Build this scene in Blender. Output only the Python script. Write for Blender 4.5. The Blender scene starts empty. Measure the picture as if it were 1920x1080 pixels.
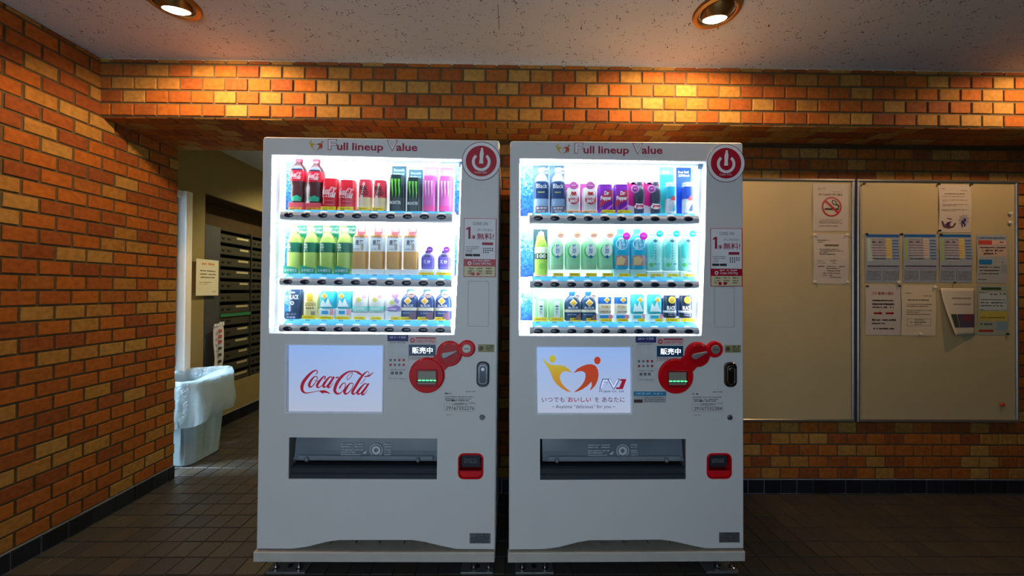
import bpy, math, random
from mathutils import Vector, Matrix, noise
from mathutils.geometry import tessellate_polygon

random.seed(7)
SC = bpy.context.scene
COL = SC.collection

# ------------------------------------------------------------------ camera
FWD = Vector((0.0110296, 0.99991123, 0.00747511))
RGT = Vector((0.999908, -0.01108797, 0.00781394))
UPV = Vector((-0.00789613, -0.00738823, 0.99994153))
EYE = Vector((0.0, 0.0, 1.2))
FPX = 640.0                                    # 12 mm ultra wide lens
cam = bpy.data.objects.new('camera', bpy.data.cameras.new('camera'))
COL.objects.link(cam)
cam.data.sensor_width = 36.0
cam.data.lens = 36.0 * FPX / 1920.0
cam.data.clip_start = 0.02
cam.matrix_world = Matrix(((RGT.x, UPV.x, -FWD.x, EYE.x), (RGT.y, UPV.y, -FWD.y, EYE.y),
                           (RGT.z, UPV.z, -FWD.z, EYE.z), (0, 0, 0, 1)))
SC.camera = cam

# ------------------------------------------------------------------ world, sun, exposure
WORLD_STRENGTH = 1.9
world = bpy.data.worlds.new('daylight'); SC.world = world
world.use_nodes = True
wn = world.node_tree.nodes['Background']
wn.inputs[0].default_value = (0.66, 0.83, 1.0, 1); wn.inputs[1].default_value = WORLD_STRENGTH
sun = bpy.data.objects.new('sun', bpy.data.lights.new('sun', 'SUN')); COL.objects.link(sun)
sun.data.energy = 16.0; sun.data.angle = math.radians(24); sun.data.color = (0.70, 0.86, 1.0)
sun.rotation_euler = Vector((0.80, 0.22, -0.46)).to_track_quat('-Z', 'Y').to_euler()
sun.location = (-6, 5, 5)
vs = SC.view_settings
vs.view_transform = 'Standard'; vs.look = 'None'; vs.exposure = 0.0; vs.gamma = 1.0; vs.use_curve_mapping = False
SC.cycles.use_denoising = True
SC.cycles.max_bounces = 8; SC.cycles.diffuse_bounces = 4; SC.cycles.transparent_max_bounces = 12
SC.cycles.sample_clamp_indirect = 6.0

# ------------------------------------------------------------------ measuring helper: photo point -> metres on a plane of the place
def on_plane(x, y, axis, val):
    d = FWD + RGT * ((x - 960) / FPX) + UPV * ((540 - y) / FPX)
    return EYE + d * ((val - EYE[axis]) / d[axis])

# ------------------------------------------------------------------ materials
MATS = {}
def rgb(c):
    if isinstance(c, str):
        c = [int(c[i:i + 2], 16) / 255 for i in (0, 2, 4)]
        c = [v / 12.92 if v <= .04045 else ((v + .055) / 1.055) ** 2.4 for v in c]
    return (c[0], c[1], c[2], 1)
def mat(name, col, rough=.5, metal=0., emit=None, es=0., spec=.5, var=.06, vscale=30., bump=0., bscale=200.):
    if name in MATS: return MATS[name]
    m = bpy.data.materials.new(name); m.use_nodes = True; nt = m.node_tree; N = nt.nodes; Lk = nt.links
    b = N['Principled BSDF']; b.inputs['Roughness'].default_value = rough; b.inputs['Metallic'].default_value = metal
    b.inputs['Specular IOR Level'].default_value = spec
    c = rgb(col)
    tc = N.new('ShaderNodeTexCoord'); nz = N.new('ShaderNodeTexNoise'); nz.inputs['Scale'].default_value = vscale
    nz.inputs['Detail'].default_value = 3
    Lk.new(tc.outputs['Object'], nz.inputs['Vector'])
    rp = N.new('ShaderNodeValToRGB'); rp.color_ramp.elements[0].position = .3; rp.color_ramp.elements[1].position = .7
    rp.color_ramp.elements[0].color = tuple(v * (1 - var) for v in c[:3]) + (1,)
    rp.color_ramp.elements[1].color = tuple(min(1, v * (1 + var)) for v in c[:3]) + (1,)
    Lk.new(nz.outputs['Fac'], rp.inputs['Fac']); Lk.new(rp.outputs['Color'], b.inputs['Base Color'])
    if bump:
        n2 = N.new('ShaderNodeTexNoise'); n2.inputs['Scale'].default_value = bscale; n2.inputs['Detail'].default_value = 4
        Lk.new(tc.outputs['Object'], n2.inputs['Vector'])
        bp = N.new('ShaderNodeBump'); bp.inputs['Strength'].default_value = bump; bp.inputs['Distance'].default_value = .002
        Lk.new(n2.outputs['Fac'], bp.inputs['Height']); Lk.new(bp.outputs['Normal'], b.inputs['Normal'])
    if emit is not None:
        b.inputs['Emission Color'].default_value = rgb(emit); b.inputs['Emission Strength'].default_value = es
    MATS[name] = m
    return m

def piece_mat(name, cols, island, rough=.55, bump=.25, grain=60., mul=1.0, spec=.4):
    """tiles and bricks: a colour per piece (per object, or per loose piece in a joined mesh)"""
    m = bpy.data.materials.new(name); m.use_nodes = True; nt = m.node_tree; N = nt.nodes; Lk = nt.links
    b = N['Principled BSDF']; b.inputs['Roughness'].default_value = rough; b.inputs['Specular IOR Level'].default_value = spec
    if island: src = N.new('ShaderNodeNewGeometry').outputs['Random Per Island']
    else: src = N.new('ShaderNodeObjectInfo').outputs['Random']
    rp = N.new('ShaderNodeValToRGB'); rp.color_ramp.interpolation = 'CONSTANT'
    els = rp.color_ramp.elements
    while len(els) < len(cols): els.new(.5)
    for i, c in enumerate(cols):
        els[i].position = i / len(cols); cc = rgb(c); els[i].color = (cc[0] * mul, cc[1] * mul, cc[2] * mul, 1)
    Lk.new(src, rp.inputs['Fac'])
    tc = N.new('ShaderNodeNewGeometry'); nz = N.new('ShaderNodeTexNoise'); nz.inputs['Scale'].default_value = grain
    nz.inputs['Detail'].default_value = 5
    Lk.new(tc.outputs['Position'], nz.inputs['Vector'])
    mx = N.new('ShaderNodeMix'); mx.data_type = 'RGBA'; mx.blend_type = 'MULTIPLY'; mx.inputs[0].default_value = .55
    r2 = N.new('ShaderNodeValToRGB'); r2.color_ramp.elements[0].position = .3; r2.color_ramp.elements[0].color = (.5, .47, .43, 1)
    r2.color_ramp.elements[1].position = .65; r2.color_ramp.elements[1].color = (1.1, 1.08, 1.05, 1)
    Lk.new(nz.outputs['Fac'], r2.inputs['Fac'])
    Lk.new(rp.outputs['Color'], mx.inputs[6]); Lk.new(r2.outputs['Color'], mx.inputs[7])
    Lk.new(mx.outputs[2], b.inputs['Base Color'])
    bp = N.new('ShaderNodeBump'); bp.inputs['Strength'].default_value = bump; bp.inputs['Distance'].default_value = .002
    Lk.new(nz.outputs['Fac'], bp.inputs['Height']); Lk.new(bp.outputs['Normal'], b.inputs['Normal'])
    return m

def emat(name, c0, c1, es, axis=2):
    """self-lit panel, colour running from c0 to c1 along the panel's own height"""
    m = bpy.data.materials.new(name); m.use_nodes = True; nt = m.node_tree; N = nt.nodes; Lk = nt.links
    b = N['Principled BSDF']; b.inputs['Base Color'].default_value = (.02, .02, .025, 1); b.inputs['Roughness'].default_value = .25
    tc = N.new('ShaderNodeTexCoord'); sp = N.new('ShaderNodeSeparateXYZ'); Lk.new(tc.outputs['Generated'], sp.inputs[0])
    rp = N.new('ShaderNodeValToRGB'); rp.color_ramp.elements[0].color = rgb(c0); rp.color_ramp.elements[1].color = rgb(c1)
    Lk.new(sp.outputs[axis], rp.inputs['Fac']); Lk.new(rp.outputs['Color'], b.inputs['Emission Color'])
    b.inputs['Emission Strength'].default_value = es
    MATS[name] = m
    return m

def glass_mat(name, tint, refl, rough=.02, trans=1.0):
    m = bpy.data.materials.new(name); m.use_nodes = True; nt = m.node_tree; N = nt.nodes; Lk = nt.links
    N.remove(N['Principled BSDF'])
    t = N.new('ShaderNodeBsdfTransparent'); t.inputs[0].default_value = (tint[0], tint[1], tint[2], 1)
    g = N.new('ShaderNodeBsdfGlossy'); g.inputs['Roughness'].default_value = rough
    fr = N.new('ShaderNodeFresnel'); fr.inputs['IOR'].default_value = 1.45
    ma = N.new('ShaderNodeMath'); ma.operation = 'MULTIPLY'; ma.inputs[1].default_value = refl
    Lk.new(fr.outputs[0], ma.inputs[0])
    mx = N.new('ShaderNodeMixShader'); Lk.new(ma.outputs[0], mx.inputs[0]); Lk.new(t.outputs[0], mx.inputs[1]); Lk.new(g.outputs[0], mx.inputs[2])
    Lk.new(mx.outputs[0], N['Material Output'].inputs[0])
    MATS[name] = m
    return m

# ------------------------------------------------------------------ mesh building
def split_tris(pts, tris, n):
    """quarter each triangle n times so that flat prints can follow a curved surface"""
    pts = list(pts)
    for _ in range(n):
        mid = {}; out = []
        def m(i, j):
            k = (min(i, j), max(i, j))
            if k not in mid: mid[k] = len(pts); pts.append(((pts[i][0] + pts[j][0]) / 2, (pts[i][1] + pts[j][1]) / 2))
            return mid[k]
        for t in tris:
            for q in range(1, len(t) - 1):
                a, b_, c = t[0], t[q], t[q + 1]; ab, bc, ca = m(a, b_), m(b_, c), m(c, a)
                out += [(a, ab, ca), (ab, b_, bc), (ca, bc, c), (ab, bc, ca)]
        tris = out
    return pts, tris
class B:
    def __init__(s): s.v = []; s.f = []
    def add(s, vs_, fs_):
        o = len(s.v); s.v += [tuple(p) for p in vs_]; s.f += [tuple(i + o for i in q) for q in fs_]; return s
    def box(s, x0, x1, y0, y1, z0, z1):
        return s.add([(x0, y0, z0), (x1, y0, z0), (x1, y1, z0), (x0, y1, z0), (x0, y0, z1), (x1, y0, z1), (x1, y1, z1), (x0, y1, z1)],
                     [(0, 1, 5, 4), (1, 2, 6, 5), (2, 3, 7, 6), (3, 0, 4, 7), (4, 5, 6, 7), (3, 2, 1, 0)])
    def bbox(s, x0, x1, y0, y1, z0, z1, c=.004):
        """box with its front edges (towards -y) chamfered"""
        return s.add([(x0 + c, y0, z0 + c), (x1 - c, y0, z0 + c), (x1 - c, y0, z1 - c), (x0 + c, y0, z1 - c),
                      (x0, y0 + c, z0), (x1, y0 + c, z0), (x1, y0 + c, z1), (x0, y0 + c, z1),
                      (x0, y1, z0), (x1, y1, z0), (x1, y1, z1), (x0, y1, z1)],
                     [(0, 1, 2, 3), (4, 5, 1, 0), (5, 6, 2, 1), (6, 7, 3, 2), (7, 4, 0, 3),
                      (8, 9, 5, 4), (9, 10, 6, 5), (10, 11, 7, 6), (11, 8, 4, 7), (11, 10, 9, 8)])
    def poly(s, pts, y, fn=None):
        """flat polygon in x,z at depth y, facing -y (concave allowed)"""
        p3 = [Vector((a, b, 0)) for a, b in pts]
        tr = tessellate_polygon([p3])
        out = []
        for t in tr:
            a, b_, c = (p3[i] for i in t)
            if (b_ - a).cross(c - a).z < 0: t = t[::-1]
            out.append(tuple(t))
        if fn: pts, out = split_tris(pts, out, 2 if len(out) < 26 else 1)
        return s.add([(a, fn(a, b_) if fn else y, b_) for a, b_ in pts], out)
    def disc(s, cx, cz, r, y, n=28, rz=None, fn=None):
        rz = rz or r
        pts = [(cx + r * math.cos(2 * math.pi * i / n), cz + rz * math.sin(2 * math.pi * i / n)) for i in range(n)]
        return s.poly(pts, y, fn)
    def puck(s, cx, cz, r, y0, y1, n=28, c=.002, rz=None):
        """short cylinder facing -y with a chamfered front"""
        rz = rz or r; vs_ = []
        for rr, rrz, y in ((r - c, rz - c, y0), (r, rz, y0 + c), (r, rz, y1)):
            vs_ += [(cx + rr * math.cos(2 * math.pi * i / n), y, cz + rrz * math.sin(2 * math.pi * i / n)) for i in range(n)]
        fs_ = [tuple(range(n))]
        for k in (0, 1):
            for i in range(n):
                j = (i + 1) % n; fs_.append((k * n + i, (k + 1) * n + i, (k + 1) * n + j, k * n + j))
        return s.add(vs_, fs_)
    def dome(s, cx, cz, rx, rz, y, h, n=20, m=4):
        """bulging button towards -y"""
        vs_ = []; fs_ = []
        for k in range(m + 1):
            a = math.pi / 2 * k / m
            for i in range(n):
                t = 2 * math.pi * i / n
                vs_.append((cx + rx * math.cos(a) * math.cos(t), y - h * math.sin(a), cz + rz * math.cos(a) * math.sin(t)))
        for k in range(m):
            for i in range(n):
                j = (i + 1) % n; fs_.append((k * n + i, k * n + j, (k + 1) * n + j, (k + 1) * n + i))
        return s.add(vs_, fs_)
    def ring(s, cx, cz, r0, r1, y, n=40, a0=0, a1=2 * math.pi, fn=None):
        full = abs(a1 - a0 - 2 * math.pi) < 1e-6
        k = n if full else n + 1; vs_ = []
        for r in (r0, r1):
            for i in range(k):
                t = a0 + (a1 - a0) * i / n
                x, z = cx + r * math.cos(t), cz + r * math.sin(t)
                vs_.append((x, fn(x, z) if fn else y, z))
        return s.add(vs_, [(i, k + i, k + (i + 1) % k, (i + 1) % k) for i in range(n)])
    def plate(s, outer, holes, y0, y1, c=0.):
        """slab in x,z between y0 (front) and y1 with holes; outer edge chamfered by c (x,z inset taken towards the centre)"""
        def ccw(p):
            a = sum(p[i][0] * p[(i + 1) % len(p)][1] - p[(i + 1) % len(p)][0] * p[i][1] for i in range(len(p)))
            return p if a > 0 else p[::-1]
        outer = ccw(outer); holes = [ccw(h) for h in holes]
        def inset(p, d):
            out = []
            for i in range(len(p)):
                a, b_, e = Vector(p[i - 1]), Vector(p[i]), Vector(p[(i + 1) % len(p)])
                u, w = (b_ - a).normalized(), (e - b_).normalized()
                n1, n2 = Vector((-u.y, u.x)), Vector((-w.y, w.x)); n = n1 + n2
                out.append(tuple(b_ + n * (d / max(.3, n.dot(n1)))))
            return out
        fo = inset(outer, c) if c else outer
        loops = [fo] + holes
        flat = [p for l in loops for p in l]
        tr = tessellate_polygon([[Vector((a, b_, 0)) for a, b_ in l] for l in loops])
        fr = []
        for t in tr:
            a, b_, e = (Vector(flat[i]) for i in t)
            cr = (b_ - a).cross(e - a)
            if abs(cr) < 1e-12: continue
            fr.append(tuple(t) if cr > 0 else tuple(t[::-1]))
        s.add([(a, y0, b_) for a, b_ in flat], fr)
        n = len(outer)
        if c:
            s.add([(a, y0, b_) for a, b_ in fo] + [(a, y0 + c, b_) for a, b_ in outer],
                  [(i, n + i, n + (i + 1) % n, (i + 1) % n) for i in range(n)])
        s.add([(a, y0 + c, b_) for a, b_ in outer] + [(a, y1, b_) for a, b_ in outer],
              [(i, n + i, n + (i + 1) % n, (i + 1) % n) for i in range(n)])
        for h in holes:
            k = len(h)
            s.add([(a, y0, b_) for a, b_ in h] + [(a, y1, b_) for a, b_ in h],
                  [(i, (i + 1) % k, k + (i + 1) % k, k + i) for i in range(k)])
        return s
    def extrude_x(s, prof, x0, x1):
        """closed profile of (y,z) swept along x"""
        n = len(prof)
        return s.add([(x0, a, b_) for a, b_ in prof] + [(x1, a, b_) for a, b_ in prof],
                     [(i, (i + 1) % n, n + (i + 1) % n, n + i) for i in range(n)] + [tuple(range(n))[::-1], tuple(range(n, 2 * n))])
    def stroke(s, pts, wid, y, sub=6, fn=None):
        """brush stroke: ribbon of changing width along a smooth curve in x,z"""
        P = [Vector(p) for p in pts]; C = []; Wd = []
        n = len(P)
        for i in range(n - 1):
            p0, p1, p2, p3 = P[max(0, i - 1)], P[i], P[i + 1], P[min(n - 1, i + 2)]
            for k in range(sub):
                t = k / sub
                C.append(.5 * ((2 * p1) + (p2 - p0) * t + (2 * p0 - 5 * p1 + 4 * p2 - p3) * t * t + (3 * p1 - p0 - 3 * p2 + p3) * t ** 3))
                Wd.append(wid[i] + (wid[i + 1] - wid[i]) * t)
        C.append(P[-1]); Wd.append(wid[-1])
        vs_ = []
        for i, c in enumerate(C):
            d = (C[min(i + 1, len(C) - 1)] - C[max(i - 1, 0)]).normalized(); nn = Vector((-d.y, d.x)) * Wd[i] / 2
            for q in (c + nn, c - nn): vs_.append((q.x, fn(q.x, q.y) if fn else y, q.y))
        return s.add(vs_, [(2 * i, 2 * i + 1, 2 * i + 3, 2 * i + 2) for i in range(len(C) - 1)])
    def tube(s, p0, p1, r, n=12):
        a, b_ = Vector(p0), Vector(p1); q = (b_ - a).to_track_quat('Z', 'Y'); vs_ = []
        for e in (a, b_):
            vs_ += [e + q @ Vector((r * math.cos(2 * math.pi * i / n), r * math.sin(2 * math.pi * i / n), 0)) for i in range(n)]
        return s.add(vs_, [(i, (i + 1) % n, n + (i + 1) % n, n + i) for i in range(n)] + [tuple(range(n))[::-1], tuple(range(n, 2 * n))])
    def lathe(s, prof, n=24):
        """(r,z) profile round z axis, closed at both ends"""
        vs_ = []; fs_ = []
        for r, z in prof: vs_ += [(r * math.cos(2 * math.pi * i / n), r * math.sin(2 * math.pi * i / n), z) for i in range(n)]
        for k in range(len(prof) - 1):
            for i in range(n): j = (i + 1) % n; fs_.append((k * n + i, k * n + j, (k + 1) * n + j, (k + 1) * n + i))
        fs_ += [tuple(range(n))[::-1], tuple(range((len(prof) - 1) * n, len(prof) * n))]
        return s.add(vs_, fs_)
    def mesh(s, name, m, smooth=False):
        me = bpy.data.meshes.new(name); me.from_pydata(s.v, [], s.f); me.update()
        if m: me.materials.append(m)
        if smooth: me.shade_smooth() if hasattr(me, 'shade_smooth') else None
        return me

def link(name, me, parent=None, loc=(0, 0, 0), rot=(0, 0, 0)):
    o = bpy.data.objects.new(name, me); COL.objects.link(o); o.location = loc; o.rotation_euler = rot
    if parent: o.parent = parent
    return o
def obj(name, b, m, parent=None, loc=(0, 0, 0), rot=(0, 0, 0), smooth=False, label=None):
    o = link(name, b.mesh(name, m, smooth), parent, loc, rot)
    if smooth and b.v:
        try: o.data.set_sharp_from_angle(angle=math.radians(35))
        except Exception: pass
    if label: o['label'] = label
    return o
def empty(name, loc=(0, 0, 0), rot=(0, 0, 0)):
    o = link(name, None, None, loc, rot); o.empty_display_size = .05
    return o
def tag(o, label, cat, group=None):
    o['label'] = label; o['category'] = cat
    if group: o['group'] = group
    return o
def struct(name, b, m, label=None):
    o = obj(name, b, m); o['kind'] = 'structure'
    if label: o['label'] = label
    return o

# lettering: flat type meshes in x,z facing -y
TXT = {}
def type_mesh(body, bold=0., res=2, shear=0.):
    key = (body, bold, res, shear)
    if key not in TXT:
        c = bpy.data.curves.new('type', 'FONT'); c.body = body; c.offset = bold; c.resolution_u = res; c.shear = shear
        c.align_x = 'CENTER'; c.space_line = .95
        o = bpy.data.objects.new('type', c); me = bpy.data.meshes.new_from_object(o)
        vs_ = [(v.co.x, v.co.y) for v in me.vertices]; fs_ = [tuple(p.vertices) for p in me.polygons]
        bpy.data.objects.remove(o); bpy.data.meshes.remove(me)
        TXT[key] = (vs_, fs_, (min(a for a, _ in vs_), max(a for a, _ in vs_), min(b_ for _, b_ in vs_), max(b_ for _, b_ in vs_)))
    return TXT[key]
def put_type(b, body, x0, x1, z0, z1, y, bold=0., res=2, shear=0., fn=None):
    vs_, fs_, (a0, a1, b0, b1) = type_mesh(body, bold, res, shear)
    sx, sz = (x1 - x0) / max(1e-6, a1 - a0), (z1 - z0) / max(1e-6, b1 - b0)
    if fn: vs_, fs_ = split_tris(vs_, fs_, 1)
    out = []
    for a, c in vs_:
        x, z = x0 + (a - a0) * sx, z0 + (c - b0) * sz
        out.append((x, fn(x, z) if fn else y, z))
    return b.add(out, fs_)
def dashes(b, x0, x1, z0, z1, y, ch=.9, fill=.62, fn=None):
    """a line of writing too small to read: little strokes"""
    h = z1 - z0; x = x0
    while x < x1 - h * .4:
        w = h * ch * random.uniform(.55, 1.0)
        k = random.random()
        if k < .88:
            hh = h * random.uniform(.55, 1.0); zc = (z0 + z1) / 2 + h * random.uniform(-.1, .1)
            x2 = min(x + w * .82, x1)
            pts = [(x, zc - hh / 2), (x2, zc - hh / 2), (x2, zc + hh / 2), (x, zc + hh / 2)]
            b.add([(p, fn(p, q) if fn else y, q) for p, q in pts], [(0, 1, 2, 3)])
        x += w
    return b

# ------------------------------------------------------------------ numbers of the place
XL, YEND = -2.097, 2.1775            # left brick wall and where it ends
YB, XB0 = 2.0335, -0.95              # back wall with the notice boards
YBEAM, ZC, ZB = 1.7654, 2.373, 2.078 # beam face, ceiling, beam underside
XC = -2.47                           # wall with the mailboxes
XR, YF = 4.6, -1.5                   # right wall, open front
YM = 1.43                            # vending machine fronts
PX, PZ, JT = 0.1155, 0.0686, 0.0105  # brick pitch and joint
TP = 0.0952                          # floor tile pitch
BBH = 0.0865

brick_cols = ['a45f28', 'ac6527', '9e5a28', 'a87c3c', '945428', 'a86127', 'ac8444', '9e602a', 'a67638', '8c4e28']
BRICK = piece_mat('glazed_brick', brick_cols, False, .8, .15, 45, .86, .15)
BRICKS = piece_mat('glazed_brick_joined', brick_cols, True, .8, .15, 45, .86, .15)
tile_cols = ['5a5650', '56534f', '605a50', '525050', '5c564c', '585652']
TILE = piece_mat('floor_tile', tile_cols, False, .42, .35, 120, .58)
TILES = piece_mat('floor_tile_joined', tile_cols, True, .42, .35, 120, .58)
base_cols = ['181d27', '1b212c', '161b25', '1d232d']
BTILE = piece_mat('base_tile', base_cols, False, .3, .1, 40, 1.0)
BTILES = piece_mat('base_tile_joined', base_cols, True, .3, .1, 40, 1.0)
MORTAR = mat('mortar', '54492f', .9, var=.15, vscale=40, bump=.5)
GROUT = mat('grout', '34312c', .9, var=.2, vscale=25, bump=.4)
LGROUT = mat('pale_grout', '8a93a0', .9, var=.15)
PLASTER = mat('beige_plaster', '8c8058', .9, var=.05, vscale=8, bump=.3)
WHITE = mat('machine_white', 'd6d6d4', .38, var=.015, vscale=6, spec=.4)

def piece_mesh(w, h, t, m, c=.0016, cache={}):
    k = (round(w, 4), round(h, 4), t, m.name)
    if k not in cache:
        cache[k] = B().bbox(-w / 2, w / 2, -t, .004, -h / 2, h / 2, c).mesh('piece', m)
    return cache[k]

def lay(thing, name, m, ms, rot, origin, ux, uz, cells, t, single):
    """cells: (u0,u1,w0,w1) in the surface's own axes; single(c) says whether a piece is an object of its own"""
    O, UX, UZ = Vector(origin), Vector(ux), Vector(uz); NN = UZ.cross(UX)    # into the surface
    rest = B(); cnt = 0
    for u0, u1, w0, w1 in cells:
        w, h = u1 - u0, w1 - w0
        if w < .012 or h < .008: continue
        dt = random.uniform(-.0012, .0012)
        p = O + UX * ((u0 + u1) / 2) + UZ * ((w0 + w1) / 2) + NN * -dt
        if single((u0, u1, w0, w1)) and cnt < 300:
            link(name, piece_mesh(w, h, t, m), thing, p, rot); cnt += 1
        else:
            b = B().bbox(-w / 2, w / 2, -t, .004, -h / 2, h / 2, .0016)
            rest.add([p + UX * a + NN * b_ + UZ * c for a, b_, c in b.v], b.f)
    if rest.v:
        o = obj(name + 's_beyond', rest, ms, thing); o['kind'] = 'stuff'

def courses(u0, u1, w0, w1, pu, pw, j, off0, stagger=.5, up=True):
    """running bond between the limits; rows counted from w0 upwards"""
    out = []; k = 0
    w = w0
    while w < w1 - .006:
        a = off0 + (stagger * pu if k % 2 else 0)
        a -= math.ceil((a - u0) / pu) * pu
        while a < u1:
            c0, c1 = max(a + j / 2, u0), min(a + pu - j / 2, u1)
            if c1 - c0 > .012: out.append((c0, c1, w + j / 2, min(w + pw - j / 2, w1)))
            a += pu
        w += pw; k += 1
    return out

RX = math.pi / 2
# --- left brick wall
wl = struct('wall_left', B().box(XL - .13, XL, YF, YEND, 0, ZC), MORTAR, 'orange glazed brick wall ending beside the passage')
lay(wl, 'brick', BRICK, BRICKS, (0, 0, RX), (XL, 0, 0), (0, 1, 0), (0, 0, 1),
    courses(YF, YEND, BBH, ZC - .006, PX, PZ, JT, YEND), .006, lambda c: c[1] > 1.28)
bl = struct('baseboard_left', B().box(XL, XL + .006, YF, YEND, 0, BBH), LGROUT)
lay(bl, 'base_tile', BTILE, BTILES, (0, 0, RX), (XL + .006, 0, 0), (0, 1, 0), (0, 0, 1),
    [(a, b_, .004, BBH - .003) for a, b_, _, _ in courses(YF, YEND, 0, .09, TP, .09, .004, 1.471)], .005, lambda c: c[1] > 1.35)
# --- beam: face and underside
t1 = struct('trim_1', B().box(XL - .13, XR, YBEAM, YEND, ZB, ZC), MORTAR, 'brick clad beam face below the ceiling')
lay(t1, 'brick', BRICK, BRICKS, (0, 0, 0), (0, YBEAM, 0), (1, 0, 0), (0, 0, 1),
    courses(XL, XR, ZB, ZC - .004, PX + .0005, .0675, JT, -2.04), .006, lambda c: c[0] < 2.85)
t2 = struct('trim_2', B().box(XL, XR, YBEAM + .002, YEND - .002, ZB - .002, ZB), MORTAR, 'brick clad underside of the beam')
lay(t2, 'brick', BRICK, BRICKS, (RX, 0, 0), (0, 0, ZB - .002), (1, 0, 0), (0, -1, 0),
    [c for c in courses(XL, XR, -(YEND), -(YBEAM), PX + .0005, .0687, .008, -2.04)
     if not (c[0] > XB0 and c[2] < -YB)], .004, lambda c: c[0] < 2.75)
struct('trim_3', B().box(XL, XR, YBEAM - .004, YBEAM, ZC - .007, ZC), mat('trim_paint', 'b9ab95', .6), 'pale strip where the beam meets the ceiling')
# --- back wall
wb = struct('wall_back', B().box(XB0, XR, YB, YB + .14, 0, ZC), MORTAR, 'orange glazed brick wall behind the notice boards')
def back_single(c):
    if c[0] < -.10 or c[0] > 3.4: return False
    if .03 < c[0] and c[1] < 1.36: return False
    if 1.5 < c[0] and c[1] < 3.0 and c[2] > .47 and c[3] < 1.85: return False
    return True
lay(wb, 'brick', BRICK, BRICKS, (0, 0, 0), (0, YB, 0), (1, 0, 0), (0, 0, 1),
    courses(XB0, XR, BBH, ZB - .01, PX, PZ, JT, 1.46 - PX / 2), .006, back_single)
bb = struct('baseboard_back', B().box(XB0, XR, YB - .006, YB, 0, BBH), LGROUT)
lay(bb, 'base_tile', BTILE, BTILES, (0, 0, 0), (0, YB - .006, 0), (1, 0, 0), (0, 0, 1),
    [(a, b_, .004, BBH - .003) for a, b_, _, _ in courses(XB0, XR, 0, .09, .0978, .09, .004, 1.437)], .005, lambda c: 1.3 < c[0] < 3.5)
# --- right wall, passage walls
struct('wall_front_blocker', B().box(.7, XR + .15, YF - .15, YF, 0, ZC), MORTAR)  # unseen front wall, added to keep daylight off the right side
struct('wall_right', B().box(XR, XR + .15, YF, YB + .14, 0, ZC), MORTAR)
# wall with mailboxes: pieces round the door opening, the recess and the mailbox niche
wc = B()
wc.box(XC - .25, XC, 1.2, 1.72, 0, ZC)
wc.box(XC - .25, XC, 1.72, 2.64, 1.93, ZC)
wc.box(XC - .25, XC, 2.64, 2.80, 0, ZC)
wc.box(XC - .25, XC, 2.80, 4.3, 1.972, ZC)
wc.box(XC - .35, XC - .25, 2.80, 4.3, 0, 1.972)
wc.box(XC - .25, XC, 2.80, 4.3, 0, .36)
wc.box(XC - .25, XC, 4.3, 5.6, 0, ZC)
struct('wall_recess', B().box(XC - .25, XC - .244, 2.802, 4.298, 1.70, 1.971).box(XC - .244, XC - .002, 2.802, 4.298, 1.965, 1.971), mat('recess_brown', '453620', .8, var=.1), 'dark brown recess above the mailboxes')
wcor = struct('wall_corridor', wc, PLASTER, 'dull yellow plaster wall of the passage with the mailboxes')
struct('wall_far', B().box(XC, XB0, 5.6, 5.75, 0, ZC), PLASTER)
struct('wall_passage', B().box(XB0, XB0 + .12, YB + .14, 5.6, 0, ZC), PLASTER)
struct('wall_end', B().box(XC, XL - .13, 1.2, 1.32, 0, ZC), PLASTER)
bc = struct('baseboard_corridor', B().box(XC, XC + .006, 2.64, 5.6, 0, .10), LGROUT)
lay(bc, 'base_tile', BTILE, BTILES, (0, 0, RX), (XC + .006, 0, 0), (0, 1, 0), (0, 0, 1),
    [(a, b_, .004, .097) for a, b_, _, _ in courses(2.66, 5.6, 0, .1, .0978, .1, .004, 2.7)], .005, lambda c: c[0] < 3.7)

# --- ceiling: sprayed plaster with dark pits
cm = bpy.data.materials.new('sprayed_ceiling'); cm.use_nodes = True
nt = cm.node_tree; N = nt.nodes; Lk = nt.links; pb = N['Principled BSDF']; pb.inputs['Roughness'].default_value = .95
tc = N.new('ShaderNodeNewGeometry')
vo = N.new('ShaderNodeTexVoronoi'); vo.inputs['Scale'].default_value = 95; Lk.new(tc.outputs['Position'], vo.inputs['Vector'])
nz = N.new('ShaderNodeTexNoise'); nz.inputs['Scale'].default_value = 30; nz.inputs['Detail'].default_value = 3; Lk.new(tc.outputs['Position'], nz.inputs['Vector'])
mr = N.new('ShaderNodeMapRange'); mr.inputs[1].default_value = .38; mr.inputs[2].default_value = .75; mr.inputs[3].default_value = 0; mr.inputs[4].default_value = .40
Lk.new(nz.outputs['Fac'], mr.inputs[0])
lt = N.new('ShaderNodeMath'); lt.operation = 'LESS_THAN'; Lk.new(vo.outputs['Distance'], lt.inputs[0]); Lk.new(mr.outputs[0], lt.inputs[1])
n3 = N.new('ShaderNodeTexNoise'); n3.inputs['Scale'].default_value = 260; n3.inputs['Detail'].default_value = 3; Lk.new(tc.outputs['Position'], n3.inputs['Vector'])
mc = N.new('ShaderNodeMix'); mc.data_type = 'RGBA'; mc.inputs[6].default_value = rgb('c4ccd4'); mc.inputs[7].default_value = rgb('38342f')
Lk.new(lt.outputs[0], mc.inputs[0]); Lk.new(mc.outputs[2], pb.inputs['Base Color'])
bp = N.new('ShaderNodeBump'); bp.inputs['Strength'].default_value = .5; bp.inputs['Distance'].default_value = .003
Lk.new(n3.outputs['Fac'], bp.inputs['Height']); Lk.new(bp.outputs['Normal'], pb.inputs['Normal'])
ceil_ = struct('ceiling', B().box(XC, XR, YF, YBEAM, ZC, ZC + .12).box(XC, XR, YEND, 5.6, ZC, ZC + .12), cm, 'sprayed grey ceiling with dark pits')

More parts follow.
